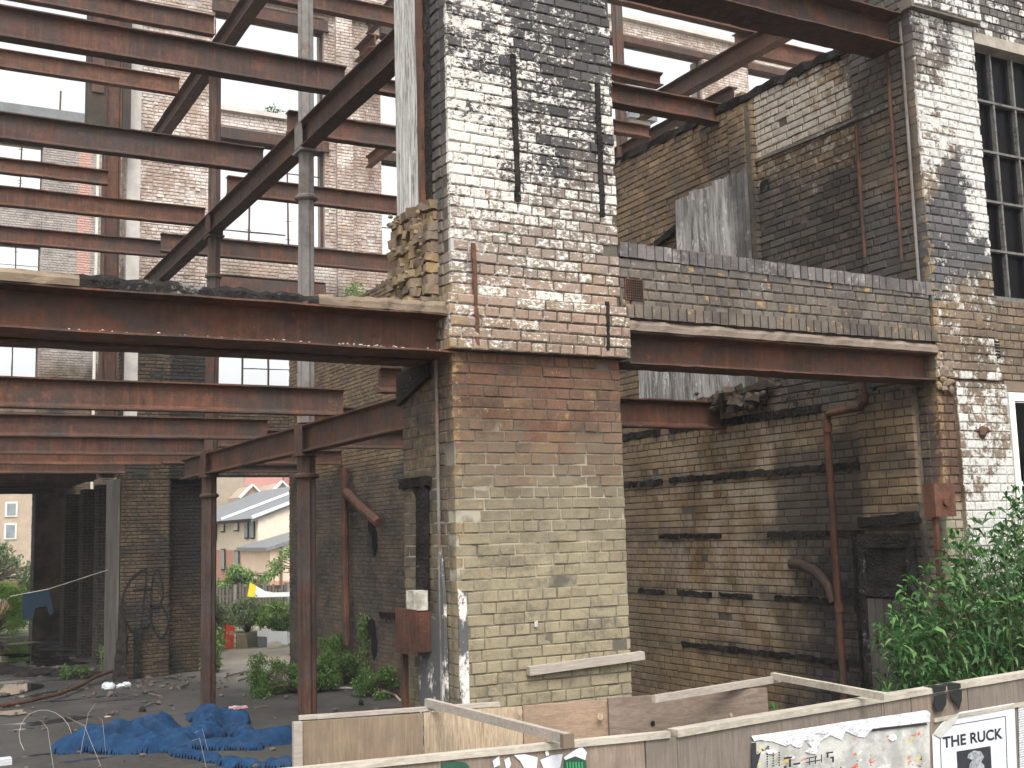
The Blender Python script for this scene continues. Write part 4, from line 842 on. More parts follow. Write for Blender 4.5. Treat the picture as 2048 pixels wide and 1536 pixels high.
# litter on the floor
rs = random.Random(21)
mb = MB()
for k_ in range(330):
    x, y = rs.uniform(-.5, 7.4), rs.uniform(13, 25); s = rs.uniform(.012, .05)*(1.6 if rs.random() < .1 else 1)
    if rs.random() < .5: x, y = rs.gauss(5.2, 1.3), rs.gauss(23.2, .8)
    if y > 24.2 or x > 7.6: continue
    mb.rock((x, y, .01+s*.3), s, s*rs.uniform(.6, 1.3), s*.6)
for k_ in range(26):
    x, y, a_ = rs.uniform(1.2, 7), rs.uniform(14.5, 24), rs.uniform(0, 3.1); L_ = rs.uniform(.12, .5); mb.beam((x, y, .03), (x+L_*math.cos(a_), y+L_*math.sin(a_), .03+rs.uniform(0, .06)), rs.uniform(.03, .09), rs.uniform(.02, .05), jit=.006, seg=3)
for k_ in range(120): x, y = rs.uniform(-1, 4.4), rs.uniform(25, 35); s = rs.uniform(.03, .12); mb.rock((x, y, .01), s, s, s*.45)
tag(mb.build('floor_rubble', plain('rubble grit', (.15, .125, .10), (.045, .04, .036), 5, .9)), 'scattered grit and small brick rubble on the ground floor', 'rubble', kind='stuff')
def thing(px, py, label, cat, name, mat, fn): p = onZ(px, py, 0); mb = MB(); fn(mb, Vector(p)); return tag(mb.build(name, mat), label, cat)
M['litter'] = plain('white plastic litter', (.62, .64, .66), (.45, .47, .50), 12, .5)
def crumple(m, p, s, h, n=5, seed=1):
    rs = random.Random(seed)
    for k in range(n): m.rock(p+Vector((rs.uniform(-s, s), rs.uniform(-s, s), h*.4)), s*rs.uniform(.3, .7), s*rs.uniform(.3, .7), h*rs.uniform(.5, 1))
thing(233, 1376, 'crumpled white plastic litter at the foot of the graffiti pier', 'litter', 'plastic_litter', M['litter'], lambda m, p: crumple(m, p, .18, .09, 6, 3))
thing(655, 1378, 'white rubble lumps beside the near iron column', 'rubble', 'white_rubble', M['litter'], lambda m, p: crumple(m, p, .18, .08, 5, 4))
thing(775, 1384, 'single white stone on the floor left of the rusty box', 'stone', 'white_stone', M['litter'], lambda m, p: m.rock(p, .10, .07, .04))
thing(722, 1410, 'small dark lump on the grey floor between the near column and the pier', 'stone', 'dark_stone', M['char'], lambda m, p: m.rock(p+Vector((0, 0, .03)), .05, .05, .07))
thing(285, 1424, 'dark stone on the floor beyond the blue cloth', 'stone', 'dark_stone', M['char'], lambda m, p: m.rock(p+Vector((0, 0, .03)), .07, .06, .06))
thing(18, 1428, 'small white paper scrap lying at the lower left of the floor', 'litter', 'paper_scrap', M['litter'], lambda m, p: m.rock(p, .12, .12, .012))
thing(5, 1530, 'white carton at the bottom left corner', 'litter', 'carton', M['litter'], lambda m, p: m.box(p.x-.12, p.x+.1, p.y-.1, p.y+.1, 0, .08))
thing(215, 1434, 'pinkish scrap of litter on the floor', 'litter', 'pink_scrap', plain('pink litter', (.5, .3, .25), (.35, .2, .18)), lambda m, p: m.rock(p, .06, .06, .02))
thing(475, 1445, 'red and white crisp packet lying on the blue cloth', 'litter', 'crisp_packet', plain('red packet', (.62, .12, .12), (.7, .66, .64), 14, .4), lambda m, p: m.beam(p+Vector((-.13, 0, .22)), p+Vector((.13, -.03, .22)), .13, .03, jit=.01, seg=3))
mb = MB(); pts = [onZ(a, b, .05) for a, b in ((0, 1412), (60, 1404), (120, 1392), (165, 1376), (190, 1362), (225, 1352))]; mb.tube([(p[0], p[1], .05+.02*i) for i, p in enumerate(pts)], .035, 8)
tag(mb.build('fallen_pipe', M['pipe']), 'long bent rusty pipe lying across the floor towards the graffiti pier', 'pipe')
mb = MB(); mb.tube([onZ(a, b, .03) for a, b in ((800, 1400), (790, 1390), (760, 1381), (725, 1377), (690, 1376), (665, 1377))], .02, 8)
tag(mb.build('pale_hose', M['batten']), 'pale hose curving over the floor in front of the weeds', 'hose')
mb = MB(); rs = random.Random(31)
for (a, b) in ((0, 1338), (25, 1343), (60, 1347), (95, 1348), (130, 1350), (170, 1352)): p = onZ(a, b, .03); mb.rock((p[0], p[1], .04), .35, .3, .10)
tag(mb.build('charred_debris', M['char']), 'low dark ridge of burnt debris lying across the wet floor at the left', 'rubble')

# ---------------------------------------------------------------- heaps of cloth
def heap(segs, cell, mat, name, label, cat, seed=0, amp=.09):
    xs = [p[0] for s in segs for p in s[:2]]; ys = [p[1] for s in segs for p in s[:2]]
    x0, x1, y0, y1 = min(xs)-.6, max(xs)+.6, min(ys)-.6, max(ys)+.6; nx, ny = int((x1-x0)/cell), int((y1-y0)/cell)
    H = {}
    for j in range(ny+1):
        for i in range(nx+1):
            x, y = x0+i*cell, y0+j*cell; h = -.05
            wx, wy = x+.10*mnoise.noise(Vector((x*3, y*3, seed))), y+.14*mnoise.noise(Vector((x*3, y*3, seed+9)))
            for (a, b, w, hh) in segs:
                ax, ay = a; bx, by = b; dx, dy = bx-ax, by-ay; t = max(0, min(1, ((wx-ax)*dx+(wy-ay)*dy)/(dx*dx+dy*dy+1e-9)))
                d = math.hypot(wx-ax-dx*t, wy-ay-dy*t)/(w*.82)
                if d < 1: h = max(h, hh*math.sqrt(1-d*d))
            if h > 0:
                v = Vector((x*3.2+.5*mnoise.noise(Vector((x*2, y*2, 5))), y*3.2, seed)); v = Vector((x*2.4+.8*mnoise.noise(Vector((x*1.3, y*1.3, 2))), y*4.6+1.2*mnoise.noise(Vector((x*1.1, y*1.1, 7))), seed)); r = .85-abs(mnoise.noise(v))*1.7+(.4-abs(mnoise.noise(v*2.3)))*.7+(.3-abs(mnoise.noise(v*5)))*.25
                h = h*(.35+.75*r)+amp*(r-.6)*.35; H[i, j] = max(h, .004)
    for _ in range(1): H = {q: (h*2+sum(H.get((q[0]+a, q[1]+b), h*.5) for a, b in ((1, 0), (-1, 0), (0, 1), (0, -1))))/6 for q, h in H.items()}
    H = {q: (h if all((q[0]+a, q[1]+b) in H for a, b in ((1, 0), (-1, 0), (0, 1), (0, -1))) else -.012) for q, h in H.items()}
    idx = {}; vs = []; fs = []
    for (i, j), h in H.items(): idx[i, j] = len(vs); vs.append((x0+i*cell, y0+j*cell, h))
    for (i, j) in H:
        q = [(i, j), (i+1, j), (i+1, j+1), (i, j+1)]
        if all(t in H for t in q): fs.append(tuple(idx[t] for t in q))
    mb = MB().add(vs, fs); used = set(v for f in fs for v in f)
    return tag(mb.build(name, mat, smooth=True), label, cat)
tp = lambda a, b: tuple(onZ(a, b, .0)[:2])
k = NM('blue netting'); c = k.mix(k.rng(k.noise(9, 5, .7), .35, .65), (.0035, .024, .07), (.008, .05, .125)); c = k.mix(k.m('MULTIPLY', crisp(k, .22, 6, .1), .5), c, (.05, .055, .06)); M['tarp'] = k.fin(c, .85, k.noise(60, 4), .6, .02)
heap([(tp(150, 1500), tp(300, 1500), .42, .20), (tp(190, 1500), tp(330, 1472), .36, .30), (tp(330, 1480), tp(350, 1500), .3, .15), (tp(350, 1497), tp(410, 1480), .40, .20), (tp(410, 1480), tp(425, 1445), .30, .24), (tp(400, 1440), tp(470, 1448), .30, .22), (tp(440, 1452), tp(510, 1480), .22, .12), (tp(400, 1497), tp(500, 1500), .2, .12), (tp(500, 1492), tp(585, 1482), .30, .18), (tp(350, 1510), tp(470, 1530), .15, .10), (tp(470, 1533), tp(590, 1533), .16, .10)],
     .028, M['tarp'], 'blue_cloth', 'crumpled heap of bright blue netting cloth on the dark floor at lower left', 'cloth', 3)
# blue garment on a line
k = NM('dark denim'); M['denim'] = k.fin(k.mix(k.noise(6), (.016, .032, .05), (.010, .022, .038)), .9)
g = [onY(a, b, 22.5) for a, b in ((46, 1188), (98, 1178), (108, 1226), (98, 1230), (93, 1212), (70, 1216), (66, 1240), (45, 1240))]
mb = MB(); mb.poly(g, (0, .05, 0)); tag(mb.build('blue_garment', M['denim']), 'dark blue pair of shorts hanging on a line near the far stub pier', 'garment')
mb = MB(); mb.tube([onY(20, 1193, 22.5), onY(98, 1178, 22.5), onY(215, 1140, 24.2)], .009, 6); tag(mb.build('washing_line', M['batten']), 'thin washing line holding the dark blue garment', 'line')

# ---------------------------------------------------------------- vegetation
M['leafA'] = leafmat('dull green leaves', (.05, .10, .025), (.09, .17, .04), (.15, .25, .065))
M['leafB'] = leafmat('fresh green leaves', (.11, .19, .05), (.17, .28, .08), (.25, .37, .12))
M['leafC'] = leafmat('grey green leaves', (.12, .16, .09), (.17, .22, .12), (.22, .27, .15))
M['leafD'] = leafmat('buddleia leaves', (.02, .065, .018), (.05, .14, .04), (.15, .28, .09))
M['bark'] = plain('twig bark', (.16, .12, .08), (.09, .07, .05), 8)
def leaf(mb, p, d, n, L, w, droop=.3):
    d = Vector(d).normalized(); n = Vector(n); s = d.cross(n)
    if s.length < .01: s = d.cross(Vector((1, 0, 0)))
    s.normalize(); nn = s.cross(d).normalized(); p = Vector(p)
    a = p; b = p+d*L*.45+nn*L*.05; c = p+d*L*.8-Vector((0, 0, droop*L*.4)); e = p+d*L*.98-Vector((0, 0, droop*L))
    mb.add([a, b+s*w*.5, b-s*w*.5, c+s*w*.32, c-s*w*.32, e, b-nn*w*.12], [(0, 1, 6), (0, 6, 2), (1, 3, 4, 6), (6, 4, 2), (3, 5, 4)])
def rdir(rs, up=.0):
    while 1:
        v = Vector((rs.uniform(-1, 1), rs.uniform(-1, 1), rs.uniform(-1, 1)+up))
        if .05 < v.length < 1.6: return v.normalized()
def bush(name, label, cat, clumps, nleaf, L, mat, seed, group=None, stems=True, w=.35, base=None, trunk=None):
    """clumps: (x, y, z, rx, rz) leaf clumps; twigs run to each from the base"""
    rs = random.Random(seed); c0 = base or (sum(c[0] for c in clumps)/len(clumps), sum(c[1] for c in clumps)/len(clumps), 0)
    t = empty(name, c0, label, cat, group); mb = MB(); tot = sum(c[3]**2*c[4] for c in clumps)
    for (x, y, z, rx, rz) in clumps:
        for _ in range(max(4, int(nleaf*(rx**2*rz)/tot))):
            v = rdir(rs)*(rs.random()**.45); p = (x+v.x*rx, y+v.y*rx, max(.01, z+v.z*rz)); leaf(mb, p, rdir(rs, .15), rdir(rs, 1), L*rs.uniform(.6, 1.3), L*w*rs.uniform(.7, 1.2), rs.uniform(0, .5))
    mb.build('foliage', mat, t)
    if stems:
        mb = MB()
        if trunk: mb.tube([c0, (c0[0]+.05, c0[1], trunk[1]*.5), (c0[0], c0[1]+.05, trunk[1])], [trunk[0], trunk[0]*.8, trunk[0]*.6], 8)
        b0 = Vector((c0[0], c0[1], trunk[1]*.9)) if trunk else Vector(c0)
        for (x, y, z, rx, rz) in clumps:
            for _ in range(3):
                v = rdir(rs, .5); e = Vector((x+v.x*rx*.8, y+v.y*rx*.8, max(.02, z+v.z*rz*.8))); m_ = b0.lerp(e, .5)+Vector((rs.uniform(-.1, .1), rs.uniform(-.1, .1), rs.uniform(0, .15)))
                r = (trunk[0]*.35 if trunk else .012); mb.tube([b0, m_, e], [r, r*.6, r*.2], 5)
        mb.build('stems' if not trunk else 'trunk', M['bark'], t)
    return t
def clump(rs, cx, cy, hx, hy, hz, n, r): return [(cx+rs.uniform(-hx, hx), cy+rs.uniform(-hy, hy), r*.4+rs.random()**1.2*hz, r*rs.uniform(.7, 1.2), r*rs.uniform(.6, 1.1)) for _ in range(n)]
rs = random.Random(77)
p = onZ(600, 1392, 0); bush('weed_bush', 'dense low green bush on the floor between the two ground-floor columns', 'bush', clump(rs, p[0]+.1, p[1]+.45, .75, .35, .50, 34, .17), 15000, .05, M['leafA'], 1)
p = onZ(700, 1375, 0); bush('weed_bush', 'leafy weeds just right of the near column against the burnt wall', 'bush', clump(rs, p[0]-.1, p[1]+.5, .35, .6, .75, 22, .16), 8000, .05, M['leafA'], 2)
p = onZ(740, 1380, 0); bush('weed_plant', 'sparse tall weed in front of the low hole in the burnt wall', 'plant', [(p[0], p[1]+.2, z, .13+.05*rs.random(), .16) for z in (.2, .4, .6, .85, 1.05, 1.2)]+[(p[0]+.15, p[1]+.1, .3, .22, .2)], 1800, .065, M['leafA'], 3)
p = onZ(790, 1392, 0); bush('weed_plant', 'weeds growing at the wall foot left of the rusty box', 'plant', clump(rs, p[0]-.35, p[1]+.2, .25, .5, .4, 16, .13), 3200, .055, M['leafA'], 4)
p = onZ(150, 1358, 0); bush('weed_plant', 'small weeds on the wet floor left of the graffiti pier', 'plant', clump(rs, p[0], p[1], .25, .25, .1, 5, .16), 500, .08, M['leafA'], 5)
bush('weed_bush', 'yellow-green bush growing between the stub piers', 'bush', clump(rs, 4.6, 26.3, .15, .3, .75, 13, .16), 2600, .06, M['leafB'], 6)
bush('weed_bush', 'tuft of weeds behind the farther column foot at the rear opening', 'bush', clump(rs, 6.25, 24.2, .12, .2, .7, 7, .2), 1000, .09, M['leafB'], 7)
p = onZ(1300, 1385, 0); p = (5.3, 8.2); bush('weed_plant', 'green weed beside the right foot of the central pier', 'plant', clump(rs, 5.15, 7.75, .15, .2, .1, 6, .14), 500, .12, M['leafD'], 8)
bush('weed_plant', 'small plant behind the hoarding rail right of the wooden stick', 'plant', [(6.0, 7.4, 1.15, .25, .2), (6.3, 7.2, 1.1, .2, .2), (5.7, 7.4, 1.0, .2, .2)], 320, .12, M['leafD'], 9)
bush('ledge_weed', 'tiny weed sprouting on the low girder above the farther column', 'plant', [(4.75, 17.6, 4.18, .14, .09)], 140, .07, M['leafB'], 10, base=(4.75, 17.6, 4.1))
p = onX(715, 575, 7.95); bush('ledge_weed', 'small weed on top of the burnt side wall left of the central pier', 'plant', [(p[0]+.1, p[1]+.4, 7.4, .22, .2)], 200, .09, M['leafB'], 11, base=(p[0]+.1, p[1]+.4, 7.2))
p = onY(545, 212, 24.7); bush('ledge_weed', 'tiny dark weed on the rear wall sill against the sky', 'plant', [(p[0], 24.7, 12.33, .22, .12)], 110, .1, M['leafA'], 12, base=(p[0], 24.7, 12.2))
p = onX(1650, 815, 7.85); bush('ledge_weed', 'dark moss tuft on the top charred batten of the side wall', 'plant', [(7.82, 8.5, 3.9, .10, .06), (7.82, 8.2, 3.95, .08, .05), (7.82, 8.9, 3.88, .1, .05)], 200, .035, M['char'], 13, base=(7.82, 8.5, 3.82), stems=False)
# buddleia in front of the right pier
bd = empty('buddleia_bush', (8.0, 6.15, 0), 'large arching green bush with long leaves behind the hoarding at the lower right', 'bush')
lf = MB(); stm = MB(); rs = random.Random(12)
targets = []
for k_ in range(600):
    px = rs.uniform(1755, 2200); t = (px-1740)/310
    topy = 1250-300*min(1, t)**.9 if t < .45 else 1085-110*min(1, (t-.45)/.5)
    py = topy+(1440-topy)*rs.random()**.95
    y = rs.uniform(5.85, 6.5); targets.append(onY(px, py, y))
for e in targets:
    e = Vector((e[0], e[1], e[2])); b = Vector((8.0+(e.x-8.0)*.35+rs.uniform(-.3, .3), 6.2+rs.uniform(-.15, .15), max(0, e.z-1.3)))
    m_ = b.lerp(e, .55)+Vector((0, 0, .16)); N = 9; prev = None; pts = []
    for i in range(N):
        q = i/(N-1); pts.append(b*(1-q)**2+m_*2*q*(1-q)+e*q*q)
    stm.tube(pts, [.005*(1-.8*i/N) for i in range(N)], 4)
    for i in range(2, N):
        d = (pts[i]-pts[i-1]).normalized(); a = rs.uniform(0, 3.1)
        for sgn in (-1, 1):
            sd = Vector((math.cos(a), math.sin(a), rs.uniform(-.1, .5))); sd = (sd*sgn+d*.7+Vector((0, 0, .2))).normalized()
            L = rs.uniform(.06, .20)*(1 if i < N-1 else .7); leaf(lf, pts[i]+Vector((rs.uniform(-.015, .015),)*3), sd, rdir(rs, 1.2), L, L*rs.uniform(.17, .25), rs.uniform(.2, .9))
    for k2 in range(4): leaf(lf, pts[-1], (rdir(rs)*.6+(pts[-1]-pts[-2]).normalized()), Vector((0, 0, 1)), rs.uniform(.05, .09), .02, .2)
lf.build('foliage', M['leafD'], bd); stm.build('stems', plain('green stems', (.10, .15, .06), (.14, .12, .07)), bd)

# ---------------------------------------------------------------- beyond the rear opening
rs = random.Random(55)
def back_bush(px0, px1, pyb, pyt, y, n, nl, L, mat, label, name='garden_bush', cat='bush', trunk=None, dep=.8):
    a, b = onY(px0, 1100, y)[0], onY(px1, 1100, y)[0]; zt = onY((px0+px1)/2, pyt, y)[2]; zb = max(0, onY((px0+px1)/2, pyb, y)[2])
    r = max(.25, (zt-zb)*.22); cl = []
    for _ in range(n):
        u = rs.uniform(-1, 1); top = zb+(zt-zb)*(1-.45*u*u); cl.append(((a+b)/2+u*(b-a)/2, y+rs.uniform(-dep, dep), zb+r*.5+(top-zb-r*.8)*rs.random(), r*rs.uniform(.7, 1.15), r*rs.uniform(.6, 1)))
    return bush(name, label, cat, cl, nl, L, mat, rs.randint(1, 999), trunk=trunk, base=((a+b)/2, y, 0))
back_bush(380, 470, 1310, 1180, 31.5, 22, 4200, .12, M['leafC'], 'grey-green shrub beyond the opening, left of the red post')
back_bush(470, 520, 1250, 1200, 34, 18, 2600, .12, M['leafC'], 'silvery shrub mid-way between the columns below the banner')
back_bush(515, 610, 1270, 1204, 33, 20, 3400, .12, M['leafB'], 'fresh green shrub above the white sheet')
back_bush(560, 660, 1290, 1210, 31.8, 16, 2800, .12, M['leafA'], 'dark green shrub behind the near column')
back_bush(632, 668, 1340, 1120, 26.8, 24, 4200, .12, M['leafB'], 'tall bright green sapling at the right jamb of the rear opening', dep=.4)
back_bush(634, 660, 1150, 1020, 27.2, 9, 700, .14, M['leafB'], 'thin leafy shoot rising beside the right jamb of the rear opening', dep=.2)
back_bush(425, 545, 1185, 1128, 52, 20, 2600, .20, M['leafB'], 'light green tree in the gardens in front of the red brick ground storey', 'garden_tree', 'tree', (.14, 1.2))
back_bush(555, 680, 1180, 1085, 46, 20, 2000, .20, M['leafB'], 'yellow-green tree in front of the lower slate roof', 'garden_tree', 'tree', (.14, 1.2))
back_bush(-90, 70, 1200, 1085, 52, 24, 3800, .26, M['leafC'], 'hazy pale green tree beyond the left opening', 'garden_tree', 'tree', (.15, 1.5))
M['leafE'] = leafmat('brightened green leaves', (.16, .28, .05), (.24, .40, .08), (.30, .46, .12))  # greens raised to stand in for daylight the tall wall blocks
back_bush(-80, 62, 1285, 1165, 39.5, 26, 5200, .13, M['leafE'], 'bright green undergrowth at the sill of the left opening')
# fence
fz0 = 38.0
fe = empty('garden_fence', (13, fz0, 0), 'grey weathered picket fence across the gardens beyond the rear opening', 'fence')
mb = MB()
for i in range(110):
    x = 8.0+i*.11; h = rs.uniform(1.05, 1.3); mb.beam((x, fz0, 0), (x+rs.uniform(-.02, .02), fz0, h), .07, .02, jit=.004)
mb.build('pickets', plain('grey pickets', (.20, .17, .14), (.10, .085, .075), 3), fe)
mb = MB(); mb.box(8, 20, fz0+.03, fz0+.07, .3, .38); mb.box(8, 20, fz0+.03, fz0+.07, .85, .93); mb.build('rail', M['bark'], fe)
for x in (9.3, 10.4, 12.2, 14): mb = MB(); mb.box(x, x+.09, fz0-.12, fz0-.04, 0, 1.25); mb.build('post', plain('fence post', (.3, .28, .25), (.2, .18, .16)), fe)
mb = MB(); mb.box(6, 20, 43.5, 43.7, 0, .95); tag(mb.build('garden_wall', M['dark']), 'low reddish-brown garden wall behind the picket fence', 'wall')
mb = MB(); mb.box(-2.0, 4.5, 44, 44.1, 0, 1.5); tag(mb.build('board_fence', plain('tan boards', (.42, .28, .17), (.3, .2, .12), 2)), 'tan board fence beyond the left opening', 'fence')
mb = MB(); mb.box(3.62, 3.74, 42, 42.1, 0, 1.7); mb.box(-2, 5, 42.0, 42.06, .9, 1.0); tag(mb.build('fence_post', plain('grey post', (.45, .45, .44), (.35, .35, .34))), 'grey post and rail in front of the tan board fence', 'post')
# banner, red post, sheets
def flat(pts, Y, ext, mat, name, label, cat): mb = MB(); mb.poly([onY(a, b, Y) for a, b in pts], (0, ext, 0)); return tag(mb.build(name, mat), label, cat)
ban = empty('cloth_banner', (11, 37.6, 0), 'white and yellow sheet slung along the picket fence', 'banner')
def pl(pts, Y, ext, mat, name, par): mb = MB(); mb.poly([onY(a, b, Y) for a, b in pts], (0, ext, 0)); return mb.build(name, mat, par)
M['wsheet'] = plain('white sheet', (.80, .82, .84), (.70, .72, .76), 2, .7); M['ysheet'] = plain('yellow sheet', (.80, .66, .05), (.72, .58, .04), 2, .7)
pl([(500, 1165), (513, 1172), (509, 1195), (495, 1193)], 37.6, .03, M['ysheet'], 'yellow_end', ban)
pl([(513, 1172), (530, 1182), (548, 1185), (590, 1184), (600, 1192), (548, 1194), (509, 1195)], 37.6, .03, M['wsheet'], 'white_part', ban)
rp_ = empty('red_post', (7.95, 29.4, 0), 'bright red upright board beside the shrubs beyond the rear opening', 'post')
M['red'] = plain('red paint', (.75, .09, .045), (.6, .06, .035), 5, .5)
pl([(452, 1249), (469, 1253), (467, 1299), (450, 1297)], 29.4, .22, M['red'], 'body', rp_); pl([(459, 1262), (468, 1263), (467.5, 1271), (458.5, 1270)], 29.38, .015, plain('pale red', (.7, .3, .25), (.6, .22, .18)), 'panel', rp_)
flat([(515, 1262), (575, 1263), (576, 1290), (565, 1288), (555, 1282), (535, 1286), (534, 1275), (515, 1274)], 29.2, .04, M['wsheet'], 'white_sheet', 'white sheet stretched low behind the bush beyond the rear opening', 'sheet')
flat([(577, 1264), (645, 1266), (645, 1288), (610, 1290), (577, 1287)], 29.3, .04, plain('bluish sheet', (.62, .67, .70), (.55, .6, .63)), 'pale_sheet', 'bluish-white sheet right of the white sheet, partly behind the near column', 'sheet')
flat([(473, 1268), (492, 1270), (497, 1297), (473, 1298)], 29.3, .05, plain('tan board', (.30, .24, .15), (.22, .17, .11)), 'leaning_board', 'tan board leaning right of the red post', 'board')
flat([(491, 1268), (515, 1268), (515, 1297), (498, 1298)], 29.35, .05, plain('olive board', (.14, .14, .11), (.1, .1, .08)), 'leaning_board', 'dark olive board between the tan board and the grey slab', 'board')
flat([(516, 1273), (534, 1274), (534, 1299), (516, 1298)], 29.1, .08, plain('grey slab', (.16, .17, .19), (.12, .12, .13)), 'grey_slab', 'small grey slab standing at the left end of the white sheet', 'slab')

# houses
M['cream'] = plain('cream brick', (.70, .61, .49), (.60, .52, .41), 3); M['redb'] = plain('red brick', (.50, .25, .18), (.42, .21, .15), 3); M['slate'] = plain('slate roof', (.20, .205, .21), (.13, .135, .145), 4, .6, .5)  # brick colours paled to carry some of the distant haze
M['glass'] = plain('grey glass', (.16, .18, .20), (.30, .33, .35), 2, .2); M['wtrim'] = plain('white trim', (.7, .7, .68), (.6, .6, .58)); M['tanb'] = plain('tan brick', (.44, .35, .27), (.34, .265, .205), 2)
hs_ = empty('terraced_house', (24, 76, 0), 'cream and red brick house with slate roof seen between the two ground-floor columns', 'house')
HX, HY0, HY1 = 20.7, 70., 92.; ze = onY(514, 1033, 70)[2]; zr = ze+2.35; xr_ = 27.5
mb = MB(); mb.add([(HX, HY0, 0), (xr_, HY0, 0), (xr_, HY0, zr), (HX, HY0, ze), (HX, HY1, 0), (xr_, HY1, 0), (xr_, HY1, zr), (HX, HY1, ze)], [(0, 1, 2, 3), (4, 7, 6, 5), (0, 3, 7, 4), (1, 5, 6, 2)]); mb.build('wall', M['cream'], hs_)
mb = MB(); mb.add([(HX-.45, HY0-.2, ze-.12), (xr_, HY0-.2, zr+.15), (xr_, HY1, zr+.15), (HX-.45, HY1, ze-.12), (HX-.45, HY0-.2, ze-.32), (xr_, HY0-.2, zr-.08), (xr_, HY1, zr-.08), (HX-.45, HY1, ze-.32)], [(0, 1, 2, 3), (4, 7, 6, 5), (0, 4, 5, 1), (1, 5, 6, 2), (2, 6, 7, 3), (3, 7, 4, 0)]); mb.build('roof', M['slate'], hs_)
mb = MB(); mb.box(HX-.06, HX+.02, HY0-.05, HY1, 0, onX(480, 1100, HX-.06)[2]); mb.build('brick_storey', M['redb'], hs_)
mb = MB(); mb.beam((HX-.45, HY0-.25, ze-.05), (xr_, HY0-.25, zr+.22), .12, .2); mb.build('verge', M['wtrim'], hs_); mb = MB(); mb.beam((HX-.45, HY0+7, ze+.0), (xr_, HY0+7, zr+.27), .25, .16); mb.build('roof_upstand', M['wtrim'], hs_); mb = MB(); mb.beam((HX-.5, HY0, ze-.22), (HX-.5, HY1, ze-.22), .16, .2); mb.build('gutter', M['char'], hs_)
def win(pa, pb, X, par, light=False):
    a, b = onX(*pa, X), onX(*pb, X); y0, y1 = sorted((a[1], b[1])); z0, z1 = sorted((a[2], b[2]))
    mb = MB(); mb.box(X-.06, X-.0, y0-.08, y1+.08, z0-.08, z1+.08); f = mb.build('window', M['char'] if True else 0, par); mb = MB(); mb.box(X-.09, X-.06, y0, y1, z0, z1); mb.build('pane', M['wtrim'] if light else M['glass'], f)
for (pa, pb, l) in (((443, 1045), (449, 1062), True), ((470, 1042), (477, 1060), True), ((491, 1040), (497, 1075), False), ((502, 1040), (509, 1075), False), ((428, 1046), (433, 1078), False)): win(pa, pb, HX-.04, hs_, l)
for (pa, pb) in (((444, 1100), (450, 1138)), ((471, 1103), (478, 1138))): win(pa, pb, HX-.10, hs_)
h2 = empty('lean_to_house', (24, 66, 0), 'lower pale house with a slate lean-to roof in front of the cream gable', 'house')
zz0 = onY(545, 1098, 64)[2]; xa = onY(540, 1100, 64)[0]
mb = MB(); mb.box(xa, xa+9, 64, 69.8, 0, zz0); mb.build('wall', plain('pinkish render', (.70, .54, .43), (.62, .46, .36), 2), h2)
mb = MB(); mb.add([(xa-.3, 63.7, zz0-.1), (xa+9, 63.7, zz0+2.3), (xa+9, 69.8, zz0+2.3), (xa-.3, 69.8, zz0-.1), (xa-.3, 63.7, zz0+.1), (xa+9, 63.7, zz0+2.5), (xa+9, 69.8, zz0+2.5), (xa-.3, 69.8, zz0+.1)], [(0, 3, 2, 1), (4, 5, 6, 7), (0, 1, 5, 4), (1, 2, 6, 5), (2, 3, 7, 6), (3, 0, 4, 7)]); mb.build('roof', M['slate'], h2)
mb = MB(); mb.poly([(xa, 64, zz0), (xa+9, 64, zz0), (xa+9, 64, zz0+2.3)], (0, .2, 0)); mb.build('gable', M['cream'], h2)
mb = MB(); mb.box(xa+.0, xa+9, 63.93, 63.99, 0, onY(600, 1160, 64)[2]); mb.build('brick_base', M['redb'], h2)
mb = MB(); q = onY(558, 1100, 64)[0]; mb.box(q, q+.14, 63.8, 63.92, 0, zz0+.1); mb.build('downpipe', M['bark'], h2)
rb_ = empty('red_building', (50, 130, 0), 'big plain red building behind the slate roofs at the top of the rear opening', 'building')
a = onY(490, 1100, 130)[0]; mb = MB(); mb.box(a, a+30, 130, 150, 0, onY(570, 880, 130)[2]); mb.build('wall', plain('pinkish red wall', (.48, .23, .20), (.44, .21, .19), .3), rb_)
q = onY(568, 1100, 129.5)[0]; q2 = onY(585, 1100, 129.5)[0]; mb = MB(); mb.box(q, q2, 129.3, 130, 0, onY(570, 882, 130)[2]); mb.build('bay', plain('dark red wall', (.36, .13, .12), (.32, .12, .1), .3), rb_)
cb = empty('chimney_block', (25, 100, 0), 'tall tan brick chimney block left of the red building', 'building')
a, b = onY(395, 1100, 100)[0], onY(489, 1100, 100)[0]; mb = MB(); mb.box(a, b, 100, 103, 0, onY(460, 900, 100)[2]); mb.build('wall', plain('old stock brick', (.36, .30, .22), (.26, .22, .17), 2), cb)
for (pa, lab) in ((504, 'small pale gable rising over the slate roof, left of two'), (563, 'small pale gable rising over the slate roof, right of two')):
    x = onY(pa, 1000, 96)[0]; zt = onY(pa, 972 if pa < 520 else 965, 96)[2]
    t = empty('small_gable', (x, 96, 0), lab, 'house'); mb = MB(); mb.poly([(x-.9, 96, 0), (x+.9, 96, 0), (x+.9, 96, zt-.9), (x, 96, zt), (x-.9, 96, zt-.9)], (0, 6, 0)); mb.build('wall', M['tanb'], t)
    mb = MB(); mb.beam((x-1.1, 95.9, zt-1.0), (x, 95.9, zt+.1), .5, .15); mb.build('verge', M['wtrim'], t); mb = MB(); mb.beam((x+1.1, 95.9, zt-1.0), (x, 95.9, zt+.1), .5, .15); mb.build('verge', M['wtrim'], t)
lb = empty('brick_block', (3, 76, 0), 'hazy tan brick block with two windows beyond the left opening', 'building')
mb = MB(); mb.box(-6, 12, 75, 90, 0, onY(30, 930, 75)[2]); mb.build('wall', M['tanb'], lb)
